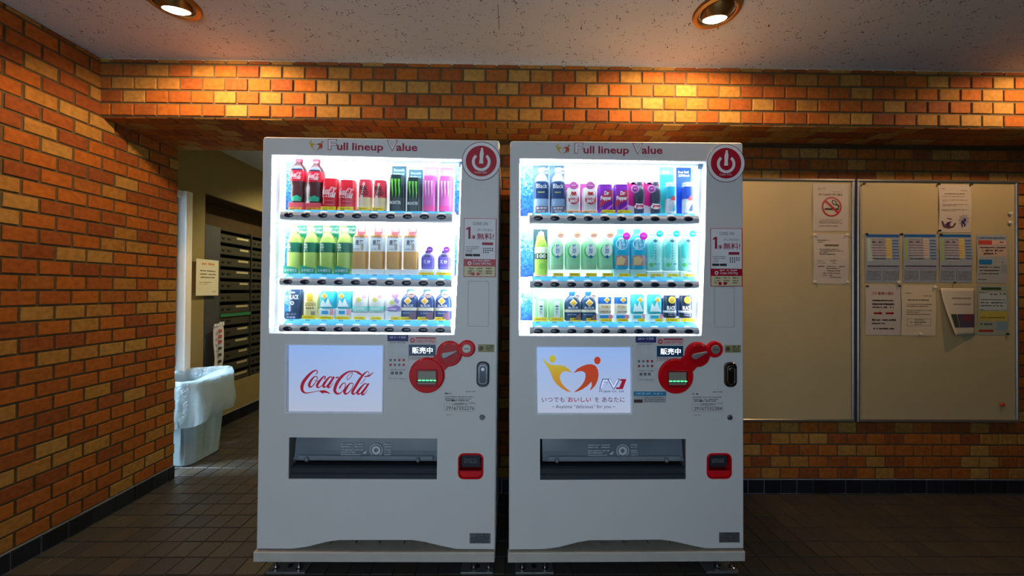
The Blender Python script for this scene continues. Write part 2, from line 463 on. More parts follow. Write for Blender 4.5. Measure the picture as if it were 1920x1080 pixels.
ca_, cb_ = on_plane(933.5, 8, 2, ZC), on_plane(936, 56, 2, ZC)
obj('crack', B().add([(ca_.x - .0012, ca_.y, ZC - .0004), (ca_.x + .0012, ca_.y, ZC - .0004), (cb_.x + .0012, cb_.y, ZC - .0004), (cb_.x - .0012, cb_.y, ZC - .0004)], [(0, 1, 2, 3)]), mat('crack_dark', '4a4844', .9), ceil_)
# --- floor
fl = struct('floor', B().box(-3.6, XR, YF - 1.0, 5.75, -.12, -.0035), GROUT, 'brown grey square tiled floor')
def floor_single(c):
    x0, x1, y0, y1 = c
    if y1 < 1.42 or x0 > 3.0: return False
    if x0 < -1.0: return x0 > XL - .05 and y1 < 2.75
    if x1 > .99: return y0 < YB
    return y0 < 1.62
cells = []
for c in courses(XC - .02, XR, YF, 4.6, TP, TP, .005, XL, 0.):
    if c[1] > XL or c[3] > YEND - .3: cells.append(c)
lay(fl, 'floor_tile', TILE, TILES, (-RX, 0, 0), (0, 0, -.004), (1, 0, 0), (0, 1, 0), cells, .004, floor_single)

# --- side door: frame, glass
AL = mat('white_door_paint', 'ece9e6', .45, var=.02)
dr = B().box(XC - .08, XC + .045, 2.592, 2.64, 0, 1.93)
dr.box(XC - .08, XC + .012, 1.72, 2.592, 1.885, 1.93).box(XC - .08, XC + .012, 1.72, 1.765, 0, 1.885)
d1 = struct('door_1', dr, AL, 'white framed side door to the daylight')
obj('frame_edge', B().box(XC - .075, XC - .02, 2.566, 2.592, 0, 1.885), mat('grey_seal', '8e98a6', .5), d1)
obj('pane', B().box(XC - .055, XC - .049, 1.765, 2.566, .12, 1.885), glass_mat('door_glass', (.95, .98, .98), .9), d1)
obj('bottom_rail', B().box(XC - .075, XC - .02, 1.765, 2.566, .0, .12), AL, d1)

# ------------------------------------------------------------------ ceiling downlights
def downlight(x, y, label, energy, col=(1.0, .58, .27)):
    r = empty('downlight', (x, y, ZC))
    tag(r, label, 'ceiling light', 'eyeball downlights along the beam')
    BR = mat('brushed_brass', '9a7440', .32, .85, var=.08)
    ringm = B()
    ringm.lathe([(.062, -.002), (.066, -.012), (.084, -.010), (.092, -.003), (.092, 0)], 40)
    ring_b = B()
    n = 40; prof = [(.070, .0), (.070, -.010), (.074, -.013), (.088, -.010), (.093, 0.)]
    vs_ = []; fs_ = []
    for rr, z in prof: vs_ += [(rr * math.cos(2 * math.pi * i / n), rr * math.sin(2 * math.pi * i / n), z) for i in range(n)]
    for k in range(len(prof) - 1):
        for i in range(n): j = (i + 1) % n; fs_.append((k * n + i, (k + 1) * n + i, (k + 1) * n + j, k * n + j))
    ring_b.add(vs_, fs_)
    obj('trim_ring', ring_b, BR, r, smooth=True)
    # eyeball: tilted open cup, lamp inside
    tilt = (math.radians(20), 0, 0)
    cup = B(); prof = [(.046, -.052), (.050, -.050), (.064, -.022), (.069, .0), (.066, .004)]
    vs_ = []; fs_ = []
    for rr, z in prof: vs_ += [(rr * math.cos(2 * math.pi * i / n), rr * math.sin(2 * math.pi * i / n), z) for i in range(n)]
    for k in range(len(prof) - 1):
        for i in range(n): j = (i + 1) % n; fs_.append((k * n + i, k * n + j, (k + 1) * n + j, (k + 1) * n + i))
    cup.add(vs_, fs_)
    obj('eyeball', cup, BR, r, (0, 0, .026), tilt, smooth=True)
    bulb = B().lathe([(.046, -.046), (.044, -.052), (.030, -.058), (.004, -.060)][::-1], 32)
    obj('bulb', bulb, mat('lit_bulb', 'ffffff', .4, emit=(1, .86, .66), es=14.), r, (0, 0, .026), tilt, smooth=True)
    li = bpy.data.lights.new('downlight_lamp', 'SPOT'); li.energy = energy; li.color = col
    li.spot_size = math.radians(166); li.spot_blend = .4; li.shadow_soft_size = .035
    lo = link('lamp', li, r, (0, .022, -.058), (math.radians(20), 0, 0))
SPOT = 38.
downlight(.862, 1.405, 'lit brass eyeball downlight above the machine with the heart logo screen', SPOT)
downlight(-1.385, 1.405, 'lit brass eyeball downlight above the gap beside the left brick wall', SPOT)
downlight(2.72, 1.405, 'lit brass eyeball downlight above the right notice board', SPOT * .5)
downlight(-1.55, 3.3, 'lit brass eyeball downlight in the mailbox passage', 60., (1.0, .80, .42))

# ------------------------------------------------------------------ vending machines
W, HT, DEP = .988, 1.833, .55
M1 = dict(cx=-.5404, a=.003); M2 = dict(cx=.5058, a=-.005)
def face(mc, x, y, d=0.):
    p = on_plane(x, y, 1, YM + d); X, Z = p.x - mc['cx'], p.z; a = mc['a']
    return (X * math.cos(a) - Z * math.sin(a), X * math.sin(a) + Z * math.cos(a))
def L(x, y, d=0.): return face(M1, x, y, d)

RED = mat('signal_red', 'b3122a', .35, var=.03)
PRED = mat('plastic_red', 'd00a18', .3, var=.03, spec=.3)
MAG = mat('crimson_ink', 'a0153c', .5); DINK = mat('dark_ink', '2b2b33', .6); GINK = mat('grey_ink', '6f7278', .6)
PWHITE = mat('print_white', 'e8e8ea', .5, var=.01); CHROME = mat('chrome', 'a9adb3', .18, 1., var=.03)
DCHROME = mat('dark_chrome', '4c515a', .22, 1., var=.05); BLACK = mat('black_plastic', '121418', .4, var=.1)
DGREY = mat('dark_grey_plastic', '2c3137', .35, var=.08); BARG = mat('button_bar_grey', 'c3c8d0', .35, var=.03)
BTN = mat('button_dark', '1d2638', .12, var=.1, spec=.8); CREAM = mat('cream_print', 'd8d0a4', .5)
NAVY = mat('navy_print', '2b3178', .5); BLUEP = mat('sky_print', '2f86b5', .5); GOLDP = mat('khaki_print', '9a9468', .5)
YEL = mat('logo_yellow', 'c9a92a', .5); ORG = mat('logo_orange', 'c0461c', .5)
SCRRED = mat('screen_red', '8a0a24', .4, emit='9c1230', es=.55)
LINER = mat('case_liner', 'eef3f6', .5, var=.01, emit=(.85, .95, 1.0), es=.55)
LED = mat('led_strip', 'ffffff', .5, emit=(.88, .96, 1.0), es=32.)
CASEGL = glass_mat('case_glass', (.97, .99, 1.0), .6)

# backlit ice picture at the sides of the display
ice = bpy.data.materials.new('ice_print'); ice.use_nodes = True
nt = ice.node_tree; N = nt.nodes; Lk = nt.links; pb = N['Principled BSDF']
tc = N.new('ShaderNodeTexCoord'); sp = N.new('ShaderNodeSeparateXYZ'); Lk.new(tc.outputs['Generated'], sp.inputs[0])
nz = N.new('ShaderNodeTexNoise'); nz.inputs['Scale'].default_value = 75; nz.inputs['Detail'].default_value = 6; nz.inputs['Distortion'].default_value = 1.2
Lk.new(tc.outputs['Object'], nz.inputs['Vector'])
ad = N.new('ShaderNodeMath'); ad.operation = 'MULTIPLY_ADD'; ad.inputs[1].default_value = .55; Lk.new(sp.outputs[2], ad.inputs[0]); Lk.new(nz.outputs['Fac'], ad.inputs[2])
rp = N.new('ShaderNodeValToRGB'); e = rp.color_ramp.elements
e[0].position = .42; e[0].color = rgb('0642b0'); e[1].position = .98; e[1].color = rgb('e8fbff')
for p_, c_ in ((.60, '0f86d8'), (.78, '30bce8')): q = e.new(p_); q.color = rgb(c_)
dk = N.new('ShaderNodeMix'); dk.data_type = 'RGBA'; dk.blend_type = 'MULTIPLY'; dk.inputs[0].default_value = 1.; dk.inputs[7].default_value = (.22, .3, .4, 1); Lk.new(rp.outputs['Color'], dk.inputs[6])
Lk.new(ad.outputs[0], rp.inputs['Fac']); Lk.new(dk.outputs[2], pb.inputs['Base Color']); Lk.new(rp.outputs['Color'], pb.inputs['Emission Color'])
pb.inputs['Emission Strength'].default_value = .5

def pxpoly(mc, pts, d=0.): return [face(mc, x, y, d) for x, y in pts]
def rrect(x0, x1, z0, z1, r, n=5):
    out = []
    for cx, cz, a in ((x1 - r, z0 + r, -90), (x1 - r, z1 - r, 0), (x0 + r, z1 - r, 90), (x0 + r, z0 + r, 180)):
        for i in range(n + 1):
            t = math.radians(a + 90 * i / n); out.append((cx + r * math.cos(t), cz + r * math.sin(t)))
    return out

# the flowing script logo, drawn as brush strokes (units of the drawing: 1920 wide)
SCRIPT = [
 ([(475, 212), (502, 165), (470, 128), (380, 165), (270, 270), (180, 390), (148, 500), (168, 580), (235, 622), (350, 610), (470, 588), (570, 572)], [26, 18, 24, 46, 66, 76, 74, 58, 28, 18, 14, 16]),
 ([(540, 575), (610, 585), (680, 590), (740, 606), (805, 638)], [6, 52, 60, 36, 4]),
 ([(585, 596), (630, 615), (625, 640)], [30, 30, 6]),
 ([(505, 275), (445, 262), (370, 330), (318, 430), (328, 488), (392, 470), (462, 380), (502, 305), (498, 262)], [18, 25, 46, 62, 42, 24, 18, 18, 16]),
 ([(432, 342), (498, 366), (545, 342)], [12, 14, 14]),
 ([(655, 322), (685, 270), (640, 265), (562, 350), (502, 440), (502, 490), (552, 495), (640, 430), (700, 350)], [30, 24, 30, 50, 60, 44, 24, 12, 10]),
 ([(850, 290), (800, 265), (730, 320), (652, 430), (648, 488), (702, 480), (790, 380), (860, 275)], [20, 25, 45, 60, 44, 22, 16, 16]),
 ([(885, 262), (822, 360), (752, 462), (752, 500), (802, 480), (872, 390)], [42, 50, 56, 40, 18, 10]),
 ([(918, 292), (992, 268)], [34, 26]),
 ([(1010, 522), (1050, 450), (1110, 400), (1150, 420), (1130, 520), (1050, 608), (965, 632), (908, 580), (912, 500), (970, 370), (1070, 250), (1200, 160), (1300, 142), (1390, 148), (1450, 178), (1530, 228)], [34, 30, 22, 18, 18, 20, 46, 66, 72, 72, 62, 40, 28, 36, 56, 30]),
 ([(1300, 160), (1300, 212), (1250, 290), (1200, 325), (1180, 300), (1210, 230), (1290, 165)], [14] * 7),
 ([(1332, 412), (1262, 402), (1190, 480), (1132, 580), (1152, 634), (1222, 608), (1302, 510), (1330, 420)], [18, 25, 50, 66, 44, 22, 16, 16]),
 ([(1655, 240), (1690, 182), (1650, 146), (1580, 190), (1480, 310), (1380, 470), (1312, 590), (1332, 638), (1392, 608), (1452, 528)], [14, 14, 16, 36, 60, 62, 62, 42, 18, 12]),
 ([(1578, 258), (1680, 242), (1740, 202), (1795, 152)], [22, 36, 26, 8]),
 ([(1605, 292), (1545, 378), (1480, 420)], [14, 14, 8]),
 ([(1640, 422), (1592, 410), (1510, 490), (1432, 590), (1442, 634), (1502, 618), (1590, 520), (1660, 410)], [18, 25, 46, 60, 42, 22, 16, 14]),
 ([(1685, 402), (1612, 510), (1535, 612), (1552, 650), (1602, 620), (1662, 540)], [38, 50, 56, 40, 18, 10])]
def script_logo(b, x0, x1, z0, z1, y, fn=None, sub=6, wk=1.):
    sx, sz = (x1 - x0) / 1690., (z1 - z0) / 535.
    for pts, w in SCRIPT:
        b.stroke([(x0 + (a - 110) * sx, z1 - (c - 118) * sz) for a, c in pts], [k * sx * wk for k in w], y, sub, fn)
    return b
HEART_Y = [(95, 150), (135, 215), (215, 275), (300, 290), (380, 287), (450, 305), (510, 350), (560, 410), (520, 395), (460, 380), (410, 395), (375, 440), (372, 500), (400, 570), (450, 630), (510, 680), (560, 708), (480, 695), (400, 650), (320, 585), (265, 510), (235, 430), (205, 360), (150, 280), (110, 210)]
HEART_O = [(585, 412), (640, 345), (720, 300), (800, 275), (870, 272), (930, 300), (965, 360), (975, 440), (960, 530), (920, 610), (870, 660), (835, 685), (868, 610), (865, 545), (800, 610), (720, 665), (640, 700), (585, 710), (650, 660), (710, 600), (755, 530), (772, 460), (765, 410), (730, 385), (680, 382), (630, 395)]
def heart(x0, x1, z0, z1, y):
    """the two figures joining into a heart: (yellow, orange)"""
    sx, sz = (x1 - x0) / 915., (z1 - z0) / 580.
    f = lambda p: (x0 + (p[0] - 95) * sx, z1 - (p[1] - 130) * sz)
    a = B().poly([f(p) for p in HEART_Y], y).disc(*f((257, 190)), 50 * sx, y, 24, 60 * sz)
    b = B().poly([f(p) for p in HEART_O], y).disc(*f((955, 215)), 50 * sx, y, 24, 60 * sz)
    return a, b

prices = {}; glow = []
def build_machine(mc, which, label):
    R = empty('vending_machine', (mc['cx'], YM, 0), (0, mc['a'], 0))
    tag(R, label, 'vending machine', 'drink vending machines side by side')
    zb, zs0, zs1 = L(700, 1031)[1], L(700, 1051)[1], L(700, 1033)[1]
    x0, x1 = -W / 2, W / 2
    # cabinet behind the door
    frame_hole = [(x0 + .03, .25), (x1 - .06, .25), (x1 - .06, HT - .05), (x0 + .03, HT - .05)]
    cab = B().plate([(x0 + .004, .10), (x1 - .004, .10), (x1 - .004, HT - .02), (x0 + .004, HT - .02)], [frame_hole], .062, .16)
    cab.box(x0 + .004, x1 - .004, .16, DEP, .10, HT - .02)
    obj('cabinet', cab, WHITE, R)
    obj('door_seal', B().plate([(x0 + .012, .12), (x1 - .012, .12), (x1 - .012, HT - .03), (x0 + .012, HT - .03)], [frame_hole], .05, .063), BLACK, R)
    # front door panel with its openings
    win = [L(510, 290), L(866, 298.5), L(861, 450), L(852, 628), L(504.5, 625)]
    scr = [L(538, 646), L(718, 648), L(717, 774), L(538, 773)]
    bay = [L(542, 820), L(820, 822.5), L(819, 899), L(541, 898)]
    cr = rrect(L(860, 874)[0], L(905, 874)[0], L(880, 897)[1], L(880, 851)[1], .022)
    outer = [(x0, zb), (L(548, 1031)[0], zb), (L(575, 1027)[0], L(575, 1027)[1]), (L(612, 1018)[0], L(612, 1018)[1]), (L(634, 1014.5)[0], L(634, 1014.5)[1]),
             (L(772, 1014.5)[0], L(772, 1014.5)[1]), (L(796, 1018)[0], L(796, 1018)[1]), (L(830, 1026)[0], L(830, 1026)[1]), (L(856, 1031)[0], zb), (x1, zb), (x1, HT - .012), (x1 - .004, HT - .003), (x1 - .012, HT), (x0 + .012, HT), (x0 + .004, HT - .003), (x0, HT - .012)]
    obj('door', B().plate(outer, [win, scr, bay, cr], 0., .05, .005), WHITE, R)
    # ---- display case
    D0 = .085
    cs = B()
    k = len(win)
    wv = [(a, .002, z) for a, z in win] + [(a, D0, z) for a, z in win]
    cs.add(wv, [(i, (i + 1) % k, k + (i + 1) % k, k + i) for i in range(k)])
    cs.poly(win, D0)
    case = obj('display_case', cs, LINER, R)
    # light strips along the inside edges of the opening
    (ax, az), (bx, bz), (cx_, cz), (dx, dz), (ex, ez) = win
    obj('led_strip', B().box(ax + .001, ax + .004, .008, .020, ez + .02, az - .02), LED, case)
    s2 = B(); s2.add([(bx - .001, .008, bz - .02), (bx - .001, .020, bz - .02), (dx - .001, .020, dz + .02), (dx - .001, .008, dz + .02),
                      (bx - .004, .008, bz - .02), (bx - .004, .020, bz - .02), (dx - .004, .020, dz + .02), (dx - .004, .008, dz + .02)],
                     [(4, 5, 6, 7), (0, 3, 2, 1), (0, 1, 5, 4), (1, 2, 6, 5), (2, 3, 7, 6), (3, 0, 4, 7)])
    obj('led_strip', s2, LED, case)
    obj('led_strip', B().box(ax + .02, bx - .02, .008, .020, az - .0075, az - .004), LED, case)
    # front trim of the opening and the glass
    obj('window_frame', B().plate([(a + (-.002 if i in (0, 4) else .002), z + (.002 if i in (0, 1) else -.002 if i in (3, 4) else 0)) for i, (a, z) in enumerate(win)], [win], -.0015, .004), mat('window_trim', 'dfe6ec', .4), R)
    obj('glass_pane', B().poly(win, .0045), CASEGL, R)
    # latch rod at the top right of the display
    lr = B().box(L(824, 300)[0], L(862, 300)[0], .03, .033, L(840, 300)[1] - .0015, L(840, 300)[1] + .0015)
    obj('latch_rod', lr.box(L(859, 303)[0], L(866, 303)[0], .026, .036, L(862, 307)[1], L(862, 299)[1]), mat('blue_steel', '35516b', .4, .5), case)
    # ---- shelves with button bars; rows from the photograph of the left machine
    rows = [(393.0, 399.5, 415.5, 406.), (514.5, 523.5, 537., 530.), (601.0, 610.5, 623.5, 617.5)]
    bases = []
    for ri, (ys, yt, yb_, yc) in enumerate(rows):
        xa, xb = L(527.5 - 1.2 * ri, yc)[0], L(848.5 - 1.0 * ri, yc)[0]
        zt, zbm = L(690, yt)[1], L(690, yb_)[1]; zsx = L(690, ys)[1]
        h = zt - zbm
        prof = [(.002, zbm), (-.006, zbm + h * .12), (-.009, zbm + h * .35), (-.009, zbm + h * .62), (-.004, zt), (.022, zt), (.022, zbm)]
        obj('led_strip', B().box(xa + .01, xb - .01, .013, .021, zbm - .004, zbm - .0005), LED, case)
        bar = obj('button_bar', B().extrude_x(prof, xa, xb), BARG, R)
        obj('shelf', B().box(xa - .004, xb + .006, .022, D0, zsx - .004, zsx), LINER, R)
        bases.append(zsx)
        st = B().add([(xa + .012, .0, zt), (xb - .006, .0, zt), (xb - .006, .0225, zsx + .001), (xa + .012, .0225, zsx + .001)], [(0, 1, 2, 3)])
        strip = obj('price_strip', st, mat('price_blue', '2aa0d8', .5, emit='2a9ed8', es=.45, var=.12, vscale=60), R)
        zq = zsx - (zsx - zt) * .30
        bmesh = None
        for ci in range(10):
            bx_ = L(543.9 + 31.6 * ci - 1.9 * (ri > 0) - .4 * (ri > 1), yc)[0]
            bm = B().dome(0, 0, .0208, .0102, 0, .005, 22, 4)
            if ci == 0: bmesh = bm.mesh('button', BTN)
            link('button', bmesh, bar, (bx_, -.0078, L(690, yc)[1]))
            price = '¥' + random.choice(['150', '160', '130', '140'])
            if price not in prices: prices[price] = put_type(B(), price, -.009, .009, 0, .0072, 0, .02, 1).mesh('price_lettering', DINK)
            link('price_lettering', prices[price], strip, (bx_, .0125, zq + .0005))
            if ci == 0 and not glow: glow.append(B().dome(0, 0, .017, .006, 0, .001, 14, 2).mesh('button_glow', mat('print_white_lit', 'ffffff', .5, emit='e8f6ff', es=.6)))
            link('button_glow', glow[0], strip, (bx_, .0012, zt + .0005))
        for sx0, sx1 in ((ax + .006, L(541, yc)[0] + .004), (L(846, yc)[0], bx - .012 - .006 * ri)):
            top = [L(690, 292)[1], L(690, 424)[1], L(690, 545)[1]][ri]
            obj('ice_print', B().box(sx0, sx1, D0 - .002, D0 - .001, zsx + .0, top), ice, case)
    # side brackets of the shelves
    for yy in (415, 520, 612):
        zz = L(515, yy)[1]
        obj('shelf_bracket', B().add([(ax + .001, .004, zz - .008), (ax + .001, D0, zz + .02), (ax + .003, D0, zz + .02), (ax + .003, .004, zz - .008), (ax + .001, .004, zz - .011), (ax + .001, D0, zz + .017), (ax + .003, D0, zz + .017), (ax + .003, .004, zz - .011)],
            [(0, 3, 2, 1), (4, 5, 6, 7), (0, 1, 5, 4), (2, 3, 7, 6), (3, 0, 4, 7), (1, 2, 6, 5)]), BARG, case)
    # ---- header: small heart and the slogan
    q = lambda a, b_, c, d_: (L(a, d_)[0], L(c, d_)[0], L(a, d_)[1], L(a, b_)[1])     # x0,x1,z0,z1 from photo box (left,top,right,bottom)
    hx = q(578, 263.5, 606, 281.5)
    ha, hb = heart(*hx, -.0006)
    obj('emblem', ha, YEL, R); obj('emblem', hb, ORG, R)
    def word(b, s_, a, t_, c, bt, bold=.0, y=-.0006, res=3):
        x0_, x1_, z0_, z1_ = q(a, t_, c, bt); put_type(b, s_, x0_, x1_, z0_, z1_, y, bold, res); return b
    for s_, a_ in (('ull', (632, 267.2, 652.6, 281.6)), ('lineup', (660.4, 267.8, 718.6, 286.2)), ('alue', (743, 268.4, 782.6, 283.2))):
        obj('slogan_lettering', word(B(), s_, *a_, .022), MAG, R)
    for s_, a_, b_ in (('F', (614.8, 260.8, 631.6, 281.6), (616, 262, 630.4, 280.6)), ('V', (725, 262.6, 745.6, 283), (726.8, 263.6, 744, 281.8))):
        io = obj('initial_letter', word(B(), s_, *a_, .035), MAG, R)
        obj('letter_fill', word(B(), s_, *b_, .012, -.0012), PWHITE, io)
    # ---- round badge: bottle as a power symbol
    bx_, bz_ = L(902.5, 302.5); S = 1 / 447.6
    bad = obj('badge', B().puck(bx_, bz_, 36.3 * S, -.003, .0, 56, .001), PWHITE, R, label='round white and red power symbol badge')
    obj('badge_edge', B().ring(bx_, bz_, 35.2 * S, 36.3 * S, -.0032, 64), mat('dark_red_ink', '5a1020', .5), bad)
    obj('badge_disc', B().disc(bx_, bz_, 29 * S, -.0034, 56), RED, bad)
    ic = B().ring(bx_, bz_ - 1.5 * S, 12.2 * S, 17.5 * S, -.0038, 48, math.radians(-230), math.radians(50))
    u = lambda a, c: (bx_ + (a - 468) / 12.7 * S + .0, bz_ + (540 - c) / 12.7 * S)
    ic.poly([u(458, 228), (u(508, 228)), u(510, 280), u(525, 350), u(518, 430), u(508, 480), u(515, 560), u(515, 600), u(415, 600), u(422, 560), u(432, 480), u(425, 400), u(440, 320), u(456, 280)], -.0038)
    put_type(ic, 'Coke ON', u(310, 0)[0], u(595, 0)[0], u(0, 835)[1], u(0, 790)[1], -.0038, 0., 2)
    obj('badge_symbol', ic, PWHITE, bad)
    # ---- red bordered sticker
    dy = 0. if which == 1 else L(880, 430)[1] - L(880, 445.5)[1]; so = 0. if which == 1 else -.004
    def sq(a, t_, c, bt):
        x0_, x1_, z0_, z1_ = q(a, t_, c, bt); return (x0_ - so, x1_ - so, z0_ - dy, z1_ - dy)
    st = obj('sticker', B().bbox(*sq(869, 409, 930, 519)[:2], -.001, 0, *sq(869, 409, 930, 519)[2:], .0003), RED, R, label='red bordered promotional sticker')
    obj('sticker_field', B().box(*sq(870.2, 410, 928.8, 485.5)[:2], -.0014, -.001, *sq(870.2, 410, 928.8, 485.5)[2:]), PWHITE, st)
    obj('sticker_panel', B().box(*sq(870.2, 499.2, 928.3, 517.8)[:2], -.0014, -.001, *sq(870.2, 499.2, 928.3, 517.8)[2:]), CREAM, st)
    tr_ = B()
    def sw(b, s_, a, t_, c, bt, bold=.0, y=-.0018, res=2): x0_, x1_, z0_, z1_ = sq(a, t_, c, bt); put_type(b, s_, x0_, x1_, z0_, z1_, y, bold, res); return b
    x_0, x_1, z_0, z_1 = sq(874.2, 425.5, 882.2, 448); tr_.poly([(x_0 + (x_1 - x_0) * a_, z_0 + (z_1 - z_0) * b_) for a_, b_ in ((0, .74), (0, .86), (.5, 1), (1, 1), (1, 0), (.48, 0), (.48, .80))], -.0018); sw(tr_, '本', 883.5, 440, 892.5, 449, .01); sw(tr_, '無料!', 894, 437, 926, 449.5, .012)
    tr_.box(*sq(904, 454.5, 924.5, 459.5)[:2], -.0018, -.0014, *sq(904, 454.5, 924.5, 459.5)[2:])
    obj('sticker_lettering', tr_, MAG, st)
    td = sw(B(), 'COKE ON', 887, 416.5, 914.5, 422.2, 0.); sw(td, 'スタンプをためると', 894.5, 428.5, 924.5, 433.5, 0.)
    xa, xb, za, zb_ = sq(873, 461, 899, 473.5)
    for i in range(4): dashes(td, xa, xa + (xb - xa) * (.95 if i < 2 else .5), za + (3 - i) * .0075, za + (3 - i) * .0075 + .003, -.0018)
    xa, xb, za, zb_ = sq(872.5, 476, 900, 480.5); td.box(xa, (xa + xb) / 2 - .001, -.0018, -.0014, za, zb_).box((xa + xb) / 2 + .001, xb, -.0018, -.0014, za, zb_)
    xa, xb, za, zb_ = sq(905.5, 464.5, 923.5, 475)
    for i in range(3):
        for j in range(5 if i < 2 else 3): td.disc(xa + j * .0092 + .003, zb_ - i * .0085 - .003, .003, -.0018, 8)
    obj('sticker_small_print', td, DINK, st)['kind'] = 'stuff'
    tw = sw(B(), 'Coke ON Pay', 887, 491.5, 921, 497.5, .01); x_, _, z_, _ = sq(880.5, 0, 881, 493.5); tw.ring(x_, z_, .004, .008, -.0018, 20)
    xa, xb, za, zb_ = sq(887, 487.5, 920, 490); dashes(tw, xa, xb, za, zb_, -.0018)
    obj('sticker_band_lettering', tw, PWHITE, st)
    tl = B()
    for i, yy in enumerate((502, 507, 511)):
        for j in range(3):
            xa, xb, za, zb_ = sq(877 + 17 * j, yy, 888 + 17 * j, yy + 2.6); dashes(tl, xa, xb, za, zb_, -.0018)
    obj('sticker_marks', tl, mat('brown_ink', '6b4a30', .6), st)['kind'] = 'stuff'
    tl = B()
    for a in (884, 893.5): tl.box(*sq(a, 511, a + 6, 516.4)[:2], -.0019, -.0014, *sq(a, 511, a + 6, 516.4)[2:])
    obj('sticker_logos', tl, RED, st)['kind'] = 'stuff'
    # blank blanking panel below the sticker
    pa = q(877, 527, 916, 612) if which == 1 else q(877, 535, 915, 612)
    rim = rrect(*pa, .006); inn = rrect(pa[0] + .0012, pa[1] - .0012, pa[2] + .0012, pa[3] - .0012, .005)
    obj('panel_joint', B().plate(rim, [inn], -.0005, .001), mat('joint_grey', '75787c', .6), R)
    # ---- advertising screen
    sx = [p[0] for p in scr]; sz = [p[1] for p in scr]
    X0, X1, Z0, Z1 = min(sx), max(sx), min(sz), max(sz)
    obj('screen_frame', B().plate(rrect(X0 - .004, X1 + .004, Z0 - .004, Z1 + .004, .005), [rrect(X0 + .001, X1 - .001, Z0 + .001, Z1 - .001, .003)], -.003, .014), mat('screen_bezel', 'dfe6ee', .35), R)
    scn = obj('screen', B().box(X0 - .002, X1 + .002, .012, .02, Z0 - .002, Z1 + .002), MATS['screen_glow'], R)
    if which == 1:
        g = q(559.5, 694.5, 700, 741)
        obj('screen_logo', script_logo(B(), g[0], L(699, 700)[0], g[2], g[3], .0115), SCRRED, scn, label='flowing red script logo')
    else:
        P = lambda a, c: face(M2, 1005 + a / 8.308, 650 + c / 8.308, .012)
        g0, g1 = P(95, 710), P(1010, 130)
        ya, ob = heart(g0[0], g1[0], g0[1], g1[1], .0115)
        obj('screen_figure', ya, MATS['figure_yellow'], scn); obj('screen_figure', ob, MATS['figure_orange'], scn)
        def pt(b, s_, a, t_, c, bt, bold=0., y=.0113, res=3, shear=0.):
            x0_, z1_ = P(a, t_); x1_, z0_ = P(c, bt); put_type(b, s_, x0_, x1_, z0_, z1_, y, bold, res, shear); return b
        SI = mat('screen_ink', '3a2a48', .4, emit='4a3a58', es=.35)
        obj('screen_outline', pt(pt(B(), 'F', 985, 500, 1130, 660, .03, shear=.3), 'V', 1110, 500, 1310, 660, .03, shear=.0), SI, scn)
        obj('screen_fill', pt(pt(B(), 'F', 1000, 512, 1120, 650, .005, .0109, shear=.3), 'V', 1128, 508, 1290, 648, .005, .0109), mat('screen_pale', 'b8c4e6', .4, emit='b8c6ea', es=.9), scn)
        j = B().poly([P(*p) for p in ((1318, 503), (1408, 503), (1352, 660), (1240, 660), (1252, 632), (1296, 632), (1338, 532), (1306, 532))], .0111)
        obj('screen_letter', j, SCRRED, scn)
        t = pt(B(), 'FV Japan Co., Ltd.', 985, 675, 1372, 718, .01)
        pt(t, 'Anytime “delicious” for you', 305, 905, 1165, 975, 0.); t.box(P(250, 0)[0], P(285, 0)[0], .0112, .0118, P(0, 940)[1], P(0, 934)[1]).box(P(1190, 0)[0], P(1235, 0)[0], .0112, .0118, P(0, 940)[1], P(0, 934)[1])
        obj('screen_lettering', t, SI, scn)
        t = pt(B(), 'いつでも', 90, 785, 445, 862, .005); pt(t, 'を', 915, 785, 980, 862, .005); pt(t, 'あなたに', 1030, 785, 1380, 864, .005); pt(t, '“', 465, 785, 485, 800); pt(t, '”', 865, 785, 885, 800)
        obj('screen_slogan', t, mat('screen_plum', '5a1c3c', .4, emit='6a2a4c', es=.4), scn)
        obj('screen_slogan', pt(B(), 'おいしい', 497, 785, 858, 862, .018), SCRRED, scn)
    # ---- payment notices
    qs = obj('payment_notice', B().box(*q(726.5, 628, 766, 716)[:2], -.0008, 0, *q(726.5, 628, 766, 716)[2:]), mat('notice_white', 'cfd1d2', .5), R)
    obj('notice_header', B().box(*q(726.5, 628, 765.5, 639.6)[:2], -.0013, -.0008, *q(726.5, 628, 765.5, 639.6)[2:]), NAVY, qs)
    obj('notice_heading', word(B(), 'QRコード決済', 731, 629.5, 761, 634.8, .01, -.0016, 2), PWHITE, qs)
    mk = B(); mk2 = B()
    for i in range(2):
        for j in range(4):
            x_, z_ = L(732.5 + 8.2 * j, 675 + 9 * i); (mk2 if (i, j) in ((0, 2), (0, 3), (1, 0), (1, 3)) else mk).puck(x_, z_, .0052, -.0014, -.0008, 12, .0003)
    for yy, hh in ((641.5, 1.6), (692, 1.8), (709, 1.4)):
        xa, xb, za, zb_ = q(730, yy, 760, yy + hh); dashes(mk, xa, xb, za, zb_, -.0012)
    for j in range(3): xa, xb, za, zb_ = q(733 + 8 * j, 696.5, 738.5 + 8 * j, 702); mk.box(xa, xb, -.0013, -.0008, za, zb_)
    obj('notice_marks', mk, GINK, qs)['kind'] = 'stuff'; obj('notice_marks', mk2, RED, qs)['kind'] = 'stuff'
    ps = obj('pay_sticker', B().box(*q(768, 631.5, 818, 644)[:2], -.0008, 0, *q(768, 631.5, 818, 644)[2:]), mat('pale_pink', 'd8b4b4', .5), R)
    pm = word(B(), 'Coke ON Pay', 781, 636.5, 813, 642, 0., -.0012, 2); pm.box(*q(780, 632.3, 816, 634.6)[:2], -.0012, -.0008, *q(780, 632.3, 816, 634.6)[2:]); x_, z_ = L(773.5, 638); pm.ring(x_, z_, .005, .0095, -.0012, 20)
    obj('pay_lettering', pm, RED, ps)
